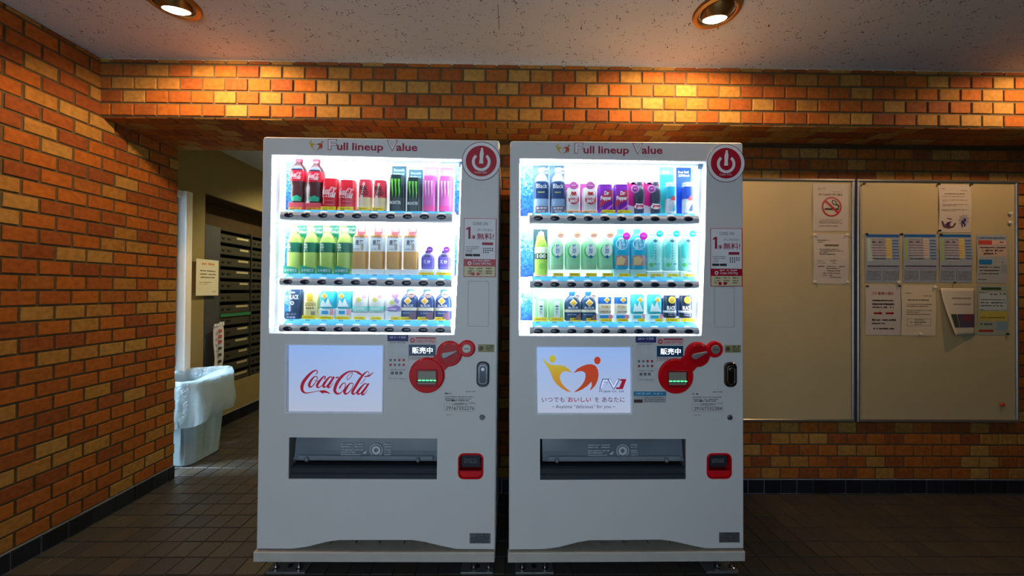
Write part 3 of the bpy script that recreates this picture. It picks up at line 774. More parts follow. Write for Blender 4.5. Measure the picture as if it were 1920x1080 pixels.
    dsp = obj('status_display', B().bbox(*q(766.5, 646, 816.5, 666.5)[:2], -.003, .0, *q(766.5, 646, 816.5, 666.5)[2:], .001), mat('display_navy', '10304c', .3, emit='10304c', es=.35), R)
    obj('status_lettering', word(B(), '販売中', 773, 650.5, 811.5, 662.5, .012, -.0034, 3), mat('lit_type', 'ffffff', .5, emit=(.93, .98, 1), es=1.3), dsp)
    tn = obj('touch_notice', B().box(*q(766, 667.3, 817, 675)[:2], -.0008, 0, *q(766, 667.3, 817, 675)[2:]), mat('notice_pale', 'c6c2c4', .5), R)
    obj('touch_lettering', word(B(), 'スマホはココへ', 772, 668.5, 812, 673.5, 0., -.0012, 2), RED, tn)
    if which == 2:
        e0, e1 = face(M2, 1188, 734), face(M2, 1249, 755)
        bs = obj('blue_notice', B().box(e0[0], e1[0], -.0008, 0, e1[1], e0[1]), mat('notice_grey', 'b4b6b6', .5), R)
        obj('blue_header', B().box(e0[0], e1[0], -.0012, -.0008, face(M2, 1188, 742)[1], e0[1]), BLUEP, bs)
        b = dashes(B(), e0[0] + .01, e1[0] - .012, face(M2, 0, 740)[1], face(M2, 0, 736.5)[1], -.0014); obj('blue_lettering', b, mat('pale_type', 'a8d2e4', .5), bs)
        b = B()
        for yy in (744, 747.5, 751): dashes(b, e0[0] + .045, e1[0] - .006, face(M2, 1200, yy + 2)[1], face(M2, 1200, yy)[1], -.0012)
        obj('blue_small_print', b, GINK, bs)['kind'] = 'stuff'
        obj('blue_mark', B().box(e0[0] + .001, e0[0] + .037, -.0012, -.0008, e1[1], face(M2, 1190, 749)[1]), mat('brown_block', '4c3434', .5), bs)
    # ---- red payment unit: three joined discs
    c1, c2, c3 = L(801, 703), L(843, 662.5), L(875.5, 653)
    pu = B().puck(*c1, 32.6 * S, -.014, .0, 48, .005).puck(*c2, 23.5 * S, -.013, .0, 44, .005).puck(*c3, 15.6 * S, -.0125, .0, 36, .005)
    def neck(a, ra, c, rc, y):
        v = Vector((c[0] - a[0], c[1] - a[1])).normalized(); n_ = Vector((-v.y, v.x))
        p = [Vector(a) + n_ * ra, Vector(a) - n_ * ra, Vector(c) - n_ * rc, Vector(c) + n_ * rc]
        pu.plate([tuple(k_) for k_ in p], [], y, 0., .002)
    neck(c1, 17 * S, c2, 15 * S, -.0105); neck(c2, 9 * S, c3, 9 * S, -.0105)
    unit = obj('payment_unit', pu, PRED, R, label='glossy red payment unit of three joined discs')
    g = q(782.5, 690.5, 821, 723)
    obj('bill_recess', B().plate(rrect(*g, .004), [rrect(g[0] + .006, g[1] - .006, g[2] + .011, g[3] - .008, .003)], -.0185, -.013, .002), mat('deep_red', '8e0c16', .35), unit)
    bp_ = q(783.5, 694, 818.5, 719)
    slot = obj('bill_slot', B().bbox(bp_[0] + .001, bp_[1], -.0165, -.013, bp_[2], bp_[3], .001), mat('bill_grey', '8d8d80', .4), unit)
    obj('bill_mouth', B().box(bp_[0] + .004, bp_[1] - .004, -.0172, -.0165, bp_[2] + .010, bp_[2] + .014), BLACK, slot)
    lm = mat('green_led', '2c8c48', .4, emit=(.10, 1., .30), es=2.2)
    for i in range(5):
        xx = bp_[0] + .006 + i * .0158
        obj('indicator_light', B().bbox(xx, xx + .011, -.0185, -.0165, bp_[2] + .0150, bp_[2] + .0195, .0005), lm, slot)
    ld = obj('lever_dish', B().puck(*c2, 19 * S, -.0145, -.012, 40, .002), mat('lever_red', 'b80c18', .3, spec=.3), unit)
    lv = B(); ang = math.radians(17); v = Vector((math.cos(ang), math.sin(ang))); n_ = Vector((-v.y, v.x)); cc = Vector(L(835, 665)); ee = Vector(L(857.5, 657))
    out = [tuple(cc + Vector((.0115 * math.cos(t), .0115 * math.sin(t)))) for t in [ang + math.pi / 2 + math.pi * i / 10 for i in range(11)]] + [tuple(ee - n_ * .003), tuple(ee + n_ * .003)]
    lv.plate(out, [], -.024, -.014, .002)
    obj('return_lever', lv, mat('lever_grey', '8b8f93', .35, .3), unit)
    obj('lever_lettering', word(B(), 'おつり返却', 834, 643.3, 854, 646.8, 0., -.0136, 2), mat('pink_type', 'd89a9a', .5), unit)
    cn = obj('coin_plate', B().puck(*c3, 8.4 * S, -.0145, -.012, 32, .002), mat('coin_grey', '9c9a94', .3, .4), unit)
    obj('coin_slot', B().box(c3[0] - .0105, c3[0] + .0105, -.0152, -.0145, c3[1] - .0012, c3[1] + .0012), BLACK, cn)
    ks = obj('coin_sticker', B().box(*q(896, 645.5, 927, 660)[:2], -.0008, 0, *q(896, 645.5, 927, 660)[2:]), GOLDP, R)
    x_, z_ = L(902, 653); b = B().disc(x_, z_, .0095, -.0012, 20); obj('coin_picture', b, mat('coin_brown', '5c5030', .5), ks)
    b = B(); 
    for yy in (647.5, 651.5, 655.5): xa, xb, za, zb_ = q(912, yy, 925, yy + 2.4); dashes(b, xa, xb, za, zb_, -.0012)
    obj('coin_small_print', b, DINK, ks)['kind'] = 'stuff'
    # ---- door lock, key, rating plate, address label
    g = q(893.5, 677.5, 917, 724.5)
    lk = obj('lock_handle', B().plate(rrect(*g, .022, 7), [], -.010, 0, .004), DCHROME if which == 1 else mat('bronze_chrome', '6d665e', .22, 1.), R)
    ix0, ix1, iz0, iz1 = g[0] + .009, g[1] - .009, g[2] + .012, g[3] - .012
    obj('lock_inset', B().plate(rrect(ix0, ix1, iz0, iz1, .014, 6), [rrect(ix0 + .003, ix1 - .003, iz0 + .003, iz1 - .003, .011, 6)], -.0125, -.010, .001), CHROME, lk)
    obj('lock_cylinder', B().puck((ix0 + ix1) / 2, iz1 - .018, .0095, -.015, -.010, 24, .002), CHROME, lk)
    x_, z_ = L(904, 782.5)
    ky = obj('key_lock', B().puck(x_, z_, .0115, -.006, 0, 28, .003), CHROME, R)
    obj('key_slot', B().box(x_ - .0012, x_ + .0012, -.0066, -.006, z_ - .005, z_ + .005), BLACK, ky)
    g = q(880.5, 999.5, 919.5, 1018.5)
    rpz = obj('rating_plate', B().box(g[0], g[1], -.0012, 0, g[2], g[3]), mat('plate_metal', '7b8085', .4, .6), R)
    b = B()
    for i in range(5): dashes(b, g[0] + .006 + (.018 if i > 2 else 0), g[1] - .006, g[2] + .005 + i * .0075, g[2] + .009 + i * .0075, -.0014)
    obj('rating_print', b, DINK, rpz)['kind'] = 'stuff'
    b = B()
    for a, t_, c, hh in ((872, 733.2, 891, 1.6), (834, 736, 846, 3.2), (834, 743, 889, 1.5), (834, 747, 883, 1.5), (836, 750, 879, 2.), (852, 755.5, 876, 1.2), (847, 758, 878, 1.2), (880, 754.5, 891, 1.2), (835, 777, 848, 1.1)):
        xa, xb, za, zb_ = q(a, t_, c, t_ + hh); dashes(b, xa, xb, za, zb_, -.0006)
    x_, z_ = L(849, 751); b.disc(x_, z_, .004, -.0006, 12)
    word(b, '29167332276' if which == 1 else '29167332384', 836, 761.5, 889, 768.5, .0, -.0006, 2)
    obj('address_lettering', b, DINK, R)['kind'] = 'stuff'
    g = q(832.5, 756.5, 891, 771); obj('address_box', B().plate(rrect(*g, .002), [rrect(g[0] + .0007, g[1] - .0007, g[2] + .0007, g[3] - .0007, .0015)], -.0004, .0), GINK, R)
    # ---- pick-up bay
    gx = [p[0] for p in bay]; gz = [p[1] for p in bay]
    X0, X1, Z0, Z1 = min(gx), max(gx), min(gz), max(gz); Hh = Z1 - Z0
    by = B(); k = 4; wv = [(a, .004, z) for a, z in bay] + [(a, .14, z) for a, z in bay]
    by.add(wv, [(i, (i + 1) % k, k + (i + 1) % k, k + i) for i in range(k)]); by.poly(bay, .14)
    bayo = obj('pickup_bay', by, mat('bay_dark', '1a1e23', .4, var=.1), R)
    SMOKE = mat('smoked_flap', '6e7a84', .16, var=.1, vscale=8, spec=.6)  # grey lightened: the reflection on the flap is put into its colour
    fp = [(.030, Z1 - .004), (.022, Z1 - Hh * .36), (.020, Z1 - Hh * .50), (.010, Z1 - Hh * .56), (.016, Z1 - Hh * .60), (.034, Z1 - Hh * .60), (.036, Z1 - .004)]
    flap = obj('flap', B().extrude_x(fp, X0 + .012, X1 - .003), SMOKE, bayo)
    obj('flap_ridge', B().extrude_x([(.004, Z1 - Hh * .515), (.010, Z1 - Hh * .47), (.022, Z1 - Hh * .46), (.020, Z1 - Hh * .57), (.008, Z1 - Hh * .57)], X0 + .035, X1 - .02), mat('flap_grey', '7f8a92', .3), flap)
    for xx in (L(574, 863)[0], L(783.5, 863)[0]): obj('flap_stud', B().dome(xx, Z1 - Hh * .54, .010, .011, .006, .010, 18, 4), mat('stud_smoke', '6a7076', .2, spec=.8), flap, smooth=True)
    obj('lower_lip', B().extrude_x([(.022, Z0 + Hh * .27), (.010, Z0 + Hh * .24), (.012, Z0 + Hh * .12), (.004, Z0 + Hh * .10), (.004, Z0 + .001), (.05, Z0 + .001), (.05, Z0 + Hh * .27)], X0 + .001, X1 - .001), mat('lip_grey', '343a40', .35), bayo)
    b = B(); x_, z_ = L(702, 848); b.ring(x_, z_, 10.6 * S, 12 * S, .0185, 40).ring(x_, z_, 4. * S, 8.2 * S, .0185, 30)
    b.poly([L(680, 850, .02), L(688, 844, .02), L(686, 851, .02)], .0185)
    for i, yy in enumerate((835.5, 840, 846.5, 850.5, 855)):
        xa, _, za, zb_ = q(635, yy, 640, yy + 2.); dashes(b, xa, L([658, 655, 660, 663, 672][i], yy)[0], za, zb_, .0185)
        xa, _, za, zb_ = q(661, yy, 663, yy + 2.); 
        if i < 3: dashes(b, xa, L(677, yy)[0], za, zb_, .0185)
        xa, _, za, zb_ = q(718, yy, 720, yy + 2.); dashes(b, xa, L(731, yy)[0], za, zb_, .0185)
    obj('flap_print', b, mat('flap_white', 'c9d1d6', .5), flap)['kind'] = 'stuff'
    # ---- coin return cup
    cx0, cx1 = L(860, 874)[0], L(905, 874)[0]; cz0, cz1 = L(880, 897)[1], L(880, 851)[1]
    cup = obj('coin_return', B().plate(rrect(cx0 - .003, cx1 + .003, cz0 - .003, cz1 + .003, .024), [rrect(cx0 + .003, cx1 - .003, cz0 + .003, cz1 - .003, .019)], -.004, .03, .002), PRED, R)
    obj('cup_back', B().plate(rrect(cx0 - .001, cx1 + .001, cz0 - .001, cz1 + .001, .022), [], .028, .03), mat('cup_dark_red', '6e0c14', .3), cup)
    obj('cup_window', B().plate(rrect(cx0 + .010, cx1 - .010, cz0 + (cz1 - cz0) * .42, cz1 - .006, .012), [], .006, .012, .002), mat('smoke_window', '2a2e38', .15, spec=.7), cup)
    obj('cup_flap', B().plate([(cx0 + .004, cz0 + (cz1 - cz0) * .30), (cx0 + .004, cz0 + .016), (cx0 + .018, cz0 + .004), (cx1 - .018, cz0 + .004), (cx1 - .004, cz0 + .016), (cx1 - .004, cz0 + (cz1 - cz0) * .30)], [], -.002, .01, .002), mat('bright_red_flap', 'd81222', .25, spec=.6), cup)
    b = B(); xx0, xx1, zz0, zz1 = cx0 + .022, cx1 - .024, cz0 + (cz1 - cz0) * .60, cz0 + (cz1 - cz0) * .80
    for i in range(3): dashes(b, xx0, xx1, zz0 + i * .007, zz0 + i * .007 + .004, .0055)
    obj('cup_print', b, GINK, cup)['kind'] = 'stuff'
    # ---- kick space, skirt, feet
    obj('kick_plate', B().box(x0 + .02, x1 - .02, .052, .062, zs0 + .01, zb + .06), mat('kick_dark', '2a2723', .6, var=.2), R)
    b = B().extrude_x([(-.004, zs1 + .001), (.050, zs1 + .007), (.050, zs0 + .004), (-.004, zs0 + .004)], x0 + .006, x1 - .006)
    obj('kick_ramp', b, mat('dusty_beige', '8e887c', .6, var=.1, vscale=18), R)
    for xx in (612, 660, 705, 752, 795): obj('kick_rib', B().box(L(xx, 1022)[0] - .002, L(xx, 1022)[0] + .002, .03, .052, zs1, zb + .03), mat('rib_grey', '5a564e', .6), R)
    skirt = obj('skirt', B().bbox(x0 - .004, x1 - .002, -.010, .012, zs0, zs1, .002).box(x0, x0 + .02, .012, DEP - .02, zs0, .12).box(x1 - .02, x1, .012, DEP - .02, zs0, .12).box(x0 + .01, x1 - .01, .10, DEP, zs0 + .005, .102), mat('skirt_white', 'bdb9b0', .4, var=.05, vscale=15), R)
    STEEL = mat('foot_steel', '8c8f8c', .35, .7, var=.15)
    for fx in ((L(492, 1070)[0], L(566, 1070)[0]), (L(862, 1070)[0], L(924, 1070)[0])):
        ft_ = obj('foot_plate', B().bbox(fx[0], fx[1], .020, .11, .0, .010, .002), STEEL, R)
        obj('foot_hole', B().add([((fx[0] * .5 + fx[1] * .5) + .011 * math.cos(t), .055 + .011 * math.sin(t), .0104) for t in [i * math.pi / 8 for i in range(16)]], [tuple(range(16))]), BLACK, ft_)
        for i, xx in enumerate((fx[0] + .030, fx[1] - .035) if fx[0] < 0 else (fx[0] + .055, fx[1] - .018)):
            bo = B(); hgt = zs0 + .004 if (i == 0) == (fx[0] < 0) else .042
            bo.add([(xx + a, .040 + c, z) for a, c, z in B().lathe([(.0125, .010), (.0125, .016), (.0085, .018), (.006, .026), (.006, hgt)], 12).v], B().lathe([(.0125, .010), (.0125, .016), (.0085, .018), (.006, .026), (.006, hgt)], 12).f)
            obj('bolt', bo, CHROME, ft_)
    for fy in (DEP - .06,):
        for fx in (x0 + .06, x1 - .06): obj('rear_foot', B().add([(fx + a, fy + c, z) for a, c, z in B().lathe([(.03, 0), (.03, .008), (.012, .012), (.012, zs0 + .006)], 14).v], B().lathe([(.03, 0), (.03, .008), (.012, .012), (.012, zs0 + .006)], 14).f), STEEL, R)
    return R, bases

emat('screen_glow', 'b4bfd6', '93b7f2', .88)
emat('figure_yellow', 'c8761a', 'c4c01e', .8); emat('figure_orange', 'b8481c', 'c8401a', .7)
m1, bases = build_machine(M1, 1, 'white drink vending machine with a red script logo on its screen')
m2, _ = build_machine(M2, 2, 'white drink vending machine with a heart shaped figure logo on its screen')

# ------------------------------------------------------------------ drinks in the displays (flattened display bottles and cans)
PET = [(0, .82), (.02, .95), (.05, 1), (.30, 1), (.32, .97), (.34, 1), (.62, 1), (.70, .95), (.78, .78), (.85, .5), (.89, .36), (.91, .34)]
CONTOUR = [(0, .78), (.03, .86), (.10, .93), (.22, .90), (.34, .84), (.42, .95), (.50, 1), (.66, 1), (.74, .92), (.81, .70), (.87, .42), (.90, .34), (.91, .34)]
SQUAT = [(0, .88), (.02, .98), (.06, 1), (.55, 1), (.64, .98), (.74, .84), (.82, .58), (.86, .40), (.885, .38)]
TALL = [(0, .90), (.03, 1), (.62, 1), (.68, .95), (.76, .82), (.84, .58), (.88, .36), (.91, .34)]
CAN = [(0, .84), (.025, .94), (.06, 1), (.90, 1), (.955, .90), (.97, .92), (1.0, .90)]
SQB = [(0, .95), (.02, 1), (.70, 1), (.74, .97), (.84, .62), (.89, .42), (.91, .40)]
PROF = dict(pet=PET, contour=CONTOUR, squat=SQUAT, tall=TALL, can=CAN, sqb=SQB)
GLOSS = lambda hexc: mat('gloss_' + hexc, hexc, .3, var=.05, vscale=40)
INK = lambda hexc: mat('ink_' + hexc, hexc, .45, var=.02)
KY = .62
class Drink:
    def __init__(s, mc, name, label, cat, group, x0, x1, top, row, lift=0.):
        """x0,x1: sides and top: upper end as seen in the photograph (on the plane of the display)"""
        d = .050
        a, _ = face(mc, x0, 450, d); b_, zt = face(mc, (x1), top, d)
        s.d, s.mc = d, mc
        s.base = bases[row]; s.cx = (a + b_) / 2; s.w = min(b_ - a, .0695); s.h = zt - s.base; s.r = s.w / 2
        ca, sa = math.cos(mc['a']), math.sin(mc['a'])
        X, Z = s.cx * ca + s.base * sa, -s.cx * sa + s.base * ca
        s.root = empty(name, (mc['cx'] + X, YM + d, Z), (0, mc['a'], 0)); s.root.empty_display_size = .02
        tag(s.root, label, cat, group)
        s.z0, s.z1, s.prof = lift, s.h, None
        s.rr = s.r
    def rad(s, z):
        t = (z - s.z0) / (s.z1 - s.z0)
        P = s.prof
        if t <= P[0][0]: return P[0][1] * s.rr
        for (t0, a), (t1, b_) in zip(P, P[1:]):
            if t <= t1: return (a + (b_ - a) * (t - t0) / (t1 - t0)) * s.rr
        return P[-1][1] * s.rr
    def fr(s, x, z, off=.0012):
        r = s.rad(z); u = min(.98, abs((x - s.ox) / r))
        return s.oy - KY * r * (1 - u ** 4) ** .25 - off
    def ringpts(s, r, z, n=22):
        out = []
        for i in range(n):
            t = 2 * math.pi * i / n; c, q = math.cos(t), math.sin(t)
            out.append((s.ox + r * math.copysign(abs(c) ** .5, c), s.oy + KY * r * math.copysign(abs(q) ** .5, q), z))
        return out
    def shell(s, zs_, k=1., n=22):
        b = B(); vs_ = []; fs_ = []
        for z in zs_: vs_ += s.ringpts(s.rad(z) * k, z, n)
        for j in range(len(zs_) - 1):
            for i in range(n): q = (i + 1) % n; fs_.append((j * n + i, j * n + q, (j + 1) * n + q, (j + 1) * n + i))
        fs_ += [tuple(range(n))[::-1], tuple(range((len(zs_) - 1) * n, len(zs_) * n))]
        return b.add(vs_, fs_)
    def body(s, kind, col, name='bottle', z1=1., w=1., z0=0., ox=0., oy=0., cap=None):
        s.prof = PROF[kind]; s.z0, s.z1 = s.h * z0, s.h * z1; s.rr = s.r * w; s.ox = ox * s.r; s.oy = oy
        zs_ = [s.z0 + t * (s.z1 - s.z0) for t, _ in s.prof]
        s.part = obj(name, s.shell(zs_), GLOSS(col), s.root, smooth=True)
        if cap:
            zc = zs_[-1]; r = .42 * s.rr; b = B(); vs_ = []; fs_ = []; n = 16
            for rr, z in ((r, zc), (r, s.z1 - .001), (r * .85, s.z1)): vs_ += s.ringpts(rr, z, n)
            for j in range(2):
                for i in range(n): q = (i + 1) % n; fs_.append((j * n + i, j * n + q, (j + 1) * n + q, (j + 1) * n + i))
            fs_ += [tuple(range(2 * n, 3 * n))]
            obj('cap', b.add(vs_, fs_), GLOSS(cap), s.root)
        return s
    def T(s, t): return s.z0 + t * (s.z1 - s.z0)
    def band(s, t0, t1, col, name='label', k=1.012):
        n = 5; obj(name, s.shell([s.T(t0 + (t1 - t0) * i / n) for i in range(n + 1)], k), GLOSS(col), s.part, smooth=True); return s
    def type(s, body, x0, x1, t0, t1, col, bold=.02, name='lettering', res=2, off=.0022):
        b = put_type(B(), body, s.ox + x0 * s.rr, s.ox + x1 * s.rr, s.T(t0), s.T(t1), 0, bold, res, 0., lambda x, z: s.fr(x, z, off))
        obj(name, b, INK(col), s.part); return s
    def logo(s, x0, x1, t0, t1, col, off=.0022):
        b = script_logo(B(), s.ox + x0 * s.rr, s.ox + x1 * s.rr, s.T(t0), s.T(t1), 0, lambda x, z: s.fr(x, z, off), 3, 1.25)
        obj('script_logo', b, INK(col), s.part); return s
    def poly(s, pts, col, name='emblem', off=.0018):
        pp = []
        P = [(s.ox + a * s.rr, s.T(t)) for a, t in pts]
        obj(name, B().poly(P, 0, lambda x, z: s.fr(x, z, off)), INK(col), s.part); return s
    def spot(s, x, t, r, col, name='emblem', off=.0018, rz=None):
        b = B().disc(s.ox + x * s.rr, s.T(t), r * s.rr, 0, 20, (rz or r) * s.rr, lambda x_, z: s.fr(x_, z, off)); obj(name, b, INK(col), s.part); return s
    def diamond(s, x, t, r, col='d9a92c', edge='f2ead0', off=.002):
        z = s.T(t); X = s.ox + x * s.rr; R_ = r * s.rr
        for q, c, nm, o in ((1.0, edge, 'emblem', off), (.72, col, 'emblem_mark', off + .0006)):
            obj(nm, B().poly([(X - R_ * q, z), (X, z - R_ * q), (X + R_ * q, z), (X, z + R_ * q)], 0, lambda a, b_: s.fr(a, b_, o)), INK(c), s.part)
        return s
    def lines(s, x0, x1, ts, col, hh=.018):
        b = B()
        for t in ts: dashes(b, s.ox + x0 * s.rr, s.ox + x1 * s.rr, s.T(t), s.T(t + hh), 0, fn=lambda x, z: s.fr(x, z, .0022))
        obj('small_print', b, INK(col), s.part)['kind'] = 'stuff'; return s
    # flat things: card behind, disc tags, shelf tags (normalised: x in half widths, z in full heights)
    def card(s, col, x0=-1., x1=1., t0=0., t1=1., y=.026, name='backing_card'):
        s.cd = obj(name, B().box(x0 * s.r, x1 * s.r, y, y + .0018, t0 * s.h, t1 * s.h), INK(col), s.root); s.cy = y; return s
    def flat(s, pts, col, y=None, name='print'):
        y = (s.cy if y is None else y) - .0006
        obj(name, B().poly([(a * s.r, t * s.h) for a, t in pts], y), INK(col), s.root); return s
    def flat_type(s, body, x0, x1, t0, t1, col, y=None, bold=.02, name='lettering'):
        y = (s.cy if y is None else y) - .0012
        obj(name, put_type(B(), body, x0 * s.r, x1 * s.r, t0 * s.h, t1 * s.h, y, bold, 2), INK(col), s.root); return s
    def disc(s, x, t, rad, col, y=-.024, name='round_tag', ring=None):
        o = obj(name, B().puck(x * s.r, t * s.h, rad * s.r, y, y + .0015, 22, .0004), INK(col), s.root)
        if ring: obj('tag_mark', B().box(x * s.r - rad * s.r * .55, x * s.r + rad * s.r * .55, y - .0006, y, t * s.h - .0012, t * s.h + .0016), INK(ring), o)
        return s
    def shelf_tag(s, col='e8d214', x0=-.95, x1=.95, h=.019, y=-.0275, text='a86a10'):
        o = obj('shelf_tag', B().add([(x0 * s.r, y, 0), (x1 * s.r, y, 0), (x1 * s.r, y + .003, h), (x0 * s.r, y + .003, h), (x0 * s.r, y + .0012, 0), (x1 * s.r, y + .0012, 0), (x1 * s.r, y + .0042, h), (x0 * s.r, y + .0042, h)],
            [(0, 1, 2, 3), (7, 6, 5, 4), (0, 4, 5, 1), (1, 5, 6, 2), (2, 6, 7, 3), (3, 7, 4, 0)]), INK(col), s.root)
        obj('tag_print', dashes(B(), x0 * s.r * .7, x1 * s.r * .7, h * .45, h * .72, y + .0005), INK(text), o)['kind'] = 'stuff'
        return s
    def block(s, col, h=.02, x0=-1.02, x1=1.02):
        o = obj('stand', B().bbox(x0 * s.r, x1 * s.r, -.020, .022, 0, h, .001), INK(col), s.root); return s

ORD = ['first', 'second', 'third', 'fourth']
CNT = {}
def lab(base, n, landmark):
    """sets run left to right; counted from a neighbour that stands right of the set"""
    i = CNT.get(base, 0); CNT[base] = i + 1
    k = n - 1 - i
    return base + (', next to the ' if k == 0 else ', ' + ORD[k] + ' from the ') + landmark
# ---- left machine, top row
for x0, x1, tp in ((545, 575, 297), (577.8, 607.8, 300)):
    d = Drink(M1, 'cola_bottle', lab('dark cola bottle with red script label', 2, 'red cola cans'), 'bottle', 'cola bottles', x0, x1, tp, 0)
    d.body('contour', '4a1a22', z0=.16, cap='e0405c').band(.46, .70, 'd01030').logo(-.72, .72, .50, .66, 'ffffff')
    d.poly([(-.72, .72), (.72, .72), (.60, .80), (-.60, .80)], '34406e', 'bubbles').poly([(-.6, .02), (.6, .02), (.74, .10), (.1, .15), (-.72, .10)], '18b088', 'leaf')
    d.block('d8485a', d.h * .145).shelf_tag('e8a018', -.85, .9, .012, text='a03010')
for x0, x1, tp in ((606.5, 636, 337), (637.5, 668, 340)):
    d = Drink(M1, 'cola_can', lab('large red cola can with white script', 2, 'small red and cream cans'), 'can', 'red cola cans', x0, x1, tp, 0)
    d.body('can', 'd81830', 'can').logo(-.95, .95, .40, .74, 'ffffff').lines(-.6, .6, (.18, .30), 'ffb0b8').shelf_tag(x0=-1., x1=1., h=.017)
for x0, x1, tp in ((673, 698, 338.5), (701, 725, 340)):
    d = Drink(M1, 'energy_can', lab('small red and cream can', 2, 'green claw mark cans'), 'can', 'small red and cream cans', x0, x1, tp, 0)
    d.body('can', 'd83048', 'can').band(.06, .44, 'f0d8a0', 'lower_print').poly([(-.75, .06), (.1, .06), (-.2, .5), (.15, .9), (-.2, .9), (-.6, .5)], 'f6e6d0', 'flash')
    d.type('REAL', -.7, .5, .66, .80, '20202c', .03).type('GOLD', -.55, .7, .50, .64, '20202c', .03).shelf_tag(h=.016)
for i, (x0, x1, tp) in enumerate(((729.5, 758.5, 308), (762, 790, 314.5))):
    d = Drink(M1, 'energy_can', ('taller' if i == 0 else 'shorter') + ' black energy can and card with green claw marks', 'can', 'claw mark energy cans', x0, x1, tp, 0)
    d.card('1c4a60').flat([(-.95, .78), (.95, .80), (.95, .98), (-.95, .98)], '1f6f86').flat_type('Smooth', -.75, .75, .89, .95, 'c8f0f4').flat_type('ENERGY', -.8, .8, .81, .86, 'c8f0f4')
    d.body('can', '0c2c34', 'can', z1=.76, w=.92)
    for cx in (-.5, .0, .5):
        d.poly([(cx - .20, .88), (cx + .16, .88), (cx + .10, .70), (cx + .16, .55), (cx + .02, .36), (cx - .02, .52), (cx - .08, .66)], '6fd63a', 'claw_mark')
    d.type('MONSTER', -.8, .8, .20, .29, 'e8f6f4', .02)
for x0, x1, tp in ((791.5, 818.5, 310), (821.5, 849, 311)):
    d = Drink(M1, 'energy_can', ('pink energy can on lilac card beside the green claw mark cans' if x0 < 800 else 'pink energy can on lilac card at the end of its row'), 'can', 'pink energy cans', x0, x1, tp, 0)
    d.card('b884cc').flat([(-.95, .80), (.95, .80), (.95, .99), (-.95, .99)], 'caa6dc').flat_type('NEW', -.5, .5, .86, .95, '9ad8dc')
    d.body('can', 'd060b4', 'can', z1=.76, w=.9).band(.04, .18, 'ee4aa0', 'lower_band')
    for cx in (-.5, .0, .5):
        d.poly([(cx - .16, .86), (cx + .14, .86), (cx + .08, .70), (cx + .13, .55), (cx + .02, .38), (cx - .02, .52), (cx - .07, .66)], 'f2d8f0', 'claw_mark')
# ---- left machine, middle row
for x0, x1 in ((540, 568), (571, 599), (601, 630), (633, 662)):
    d = Drink(M1, 'green_tea_bottle', lab('green tea bottle with dark green label and 555ml card', 4, 'barley tea bottles'), 'bottle', 'green tea bottles with 555 cards', x0, x1, 421, 1)
    d.card('a4c470').flat([(.0, 1.), (1., 1.), (1., .60), (.88, .68), (.70, .76), (.2, .78), (-.25, .86), (-.3, .96)], '0e8c6c')
    d.flat_type('たっぷり', .0, .92, .92, .97, 'e8fff0').flat_type('555ml', -.02, .94, .84, .90, 'e8fff0', bold=.04)
    d.flat([(-1., 0), (1., 0), (1., .11), (-1., .17)], '0ea88e', -.0265).flat_type('お手頃価格', -.85, .85, .04, .10, 'f2fff8', -.027)
    d.body('tall', 'b4d26a', z0=.04, z1=.93, w=.92, cap='e6f0d0').band(.44, .66, '0c6c54').type('生\n茶', -.75, -.2, .46, .64, 'e8f6e8', .03)
for x0, x1 in ((664, 691), (695.5, 722.5), (726.5, 753.5), (758, 785)):
    d = Drink(M1, 'barley_tea_bottle', lab('amber barley tea bottle with pale label', 4, 'small purple bottles'), 'bottle', 'barley tea bottles', x0, x1, 424, 1)
    d.body('sqb', 'd09a48', z0=.12, cap='f0d890').band(.40, .80, 'dcebf4').type('やかんの', -.75, .75, .70, .76, '283040', .01).type('麦茶', -.5, .6, .54, .66, '283040', .02).poly([(.25, .43), (.6, .43), (.6, .56), (.25, .56)], 'a89888', 'seal').lines(-.7, .1, (.44,), '506070')
    d.block('eef2f4', d.h * .11)
    obj('speech_tag', B().plate([(-.15 * d.r, .80 * d.h), (.5 * d.r, .80 * d.h), (.75 * d.r, .74 * d.h), (.75 * d.r, .82 * d.h), (.95 * d.r, .84 * d.h), (.95 * d.r, 1.0 * d.h), (-.1 * d.r, 1.0 * d.h), (-.2 * d.r, .9 * d.h)], [], -.025, -.0235, .0003), INK('ee8a98'), d.root)
    d.flat_type('555', -.02, .85, .86, .94, 'ffffff', -.025, .05)
for x0, x1 in ((790.5, 815), (821.5, 846)):
    d = Drink(M1, 'grape_drink_bottle', ('small purple bottle with round tag beside the barley tea' if x0 < 800 else 'small purple bottle with round tag at the end of its row'), 'bottle', 'small purple drink bottles', x0, x1, 463, 1)
    d.body('squat', '7a6ad0', z0=.22, z1=.86, w=.92, cap='2a3a6a').band(.12, .62, '6050c4').type('鉄分', -.6, .6, .30, .48, 'ffffff', .04).poly([(-.5, .66), (.5, .66), (.36, .80), (-.36, .80)], '24305c', 'neck_print')
    d.block('eef4fa', d.h * .2).disc(.45, .88, .48, '8a30b8', ring='d8b0ee').shelf_tag(x0=-1.1, x1=1.1, h=.013)
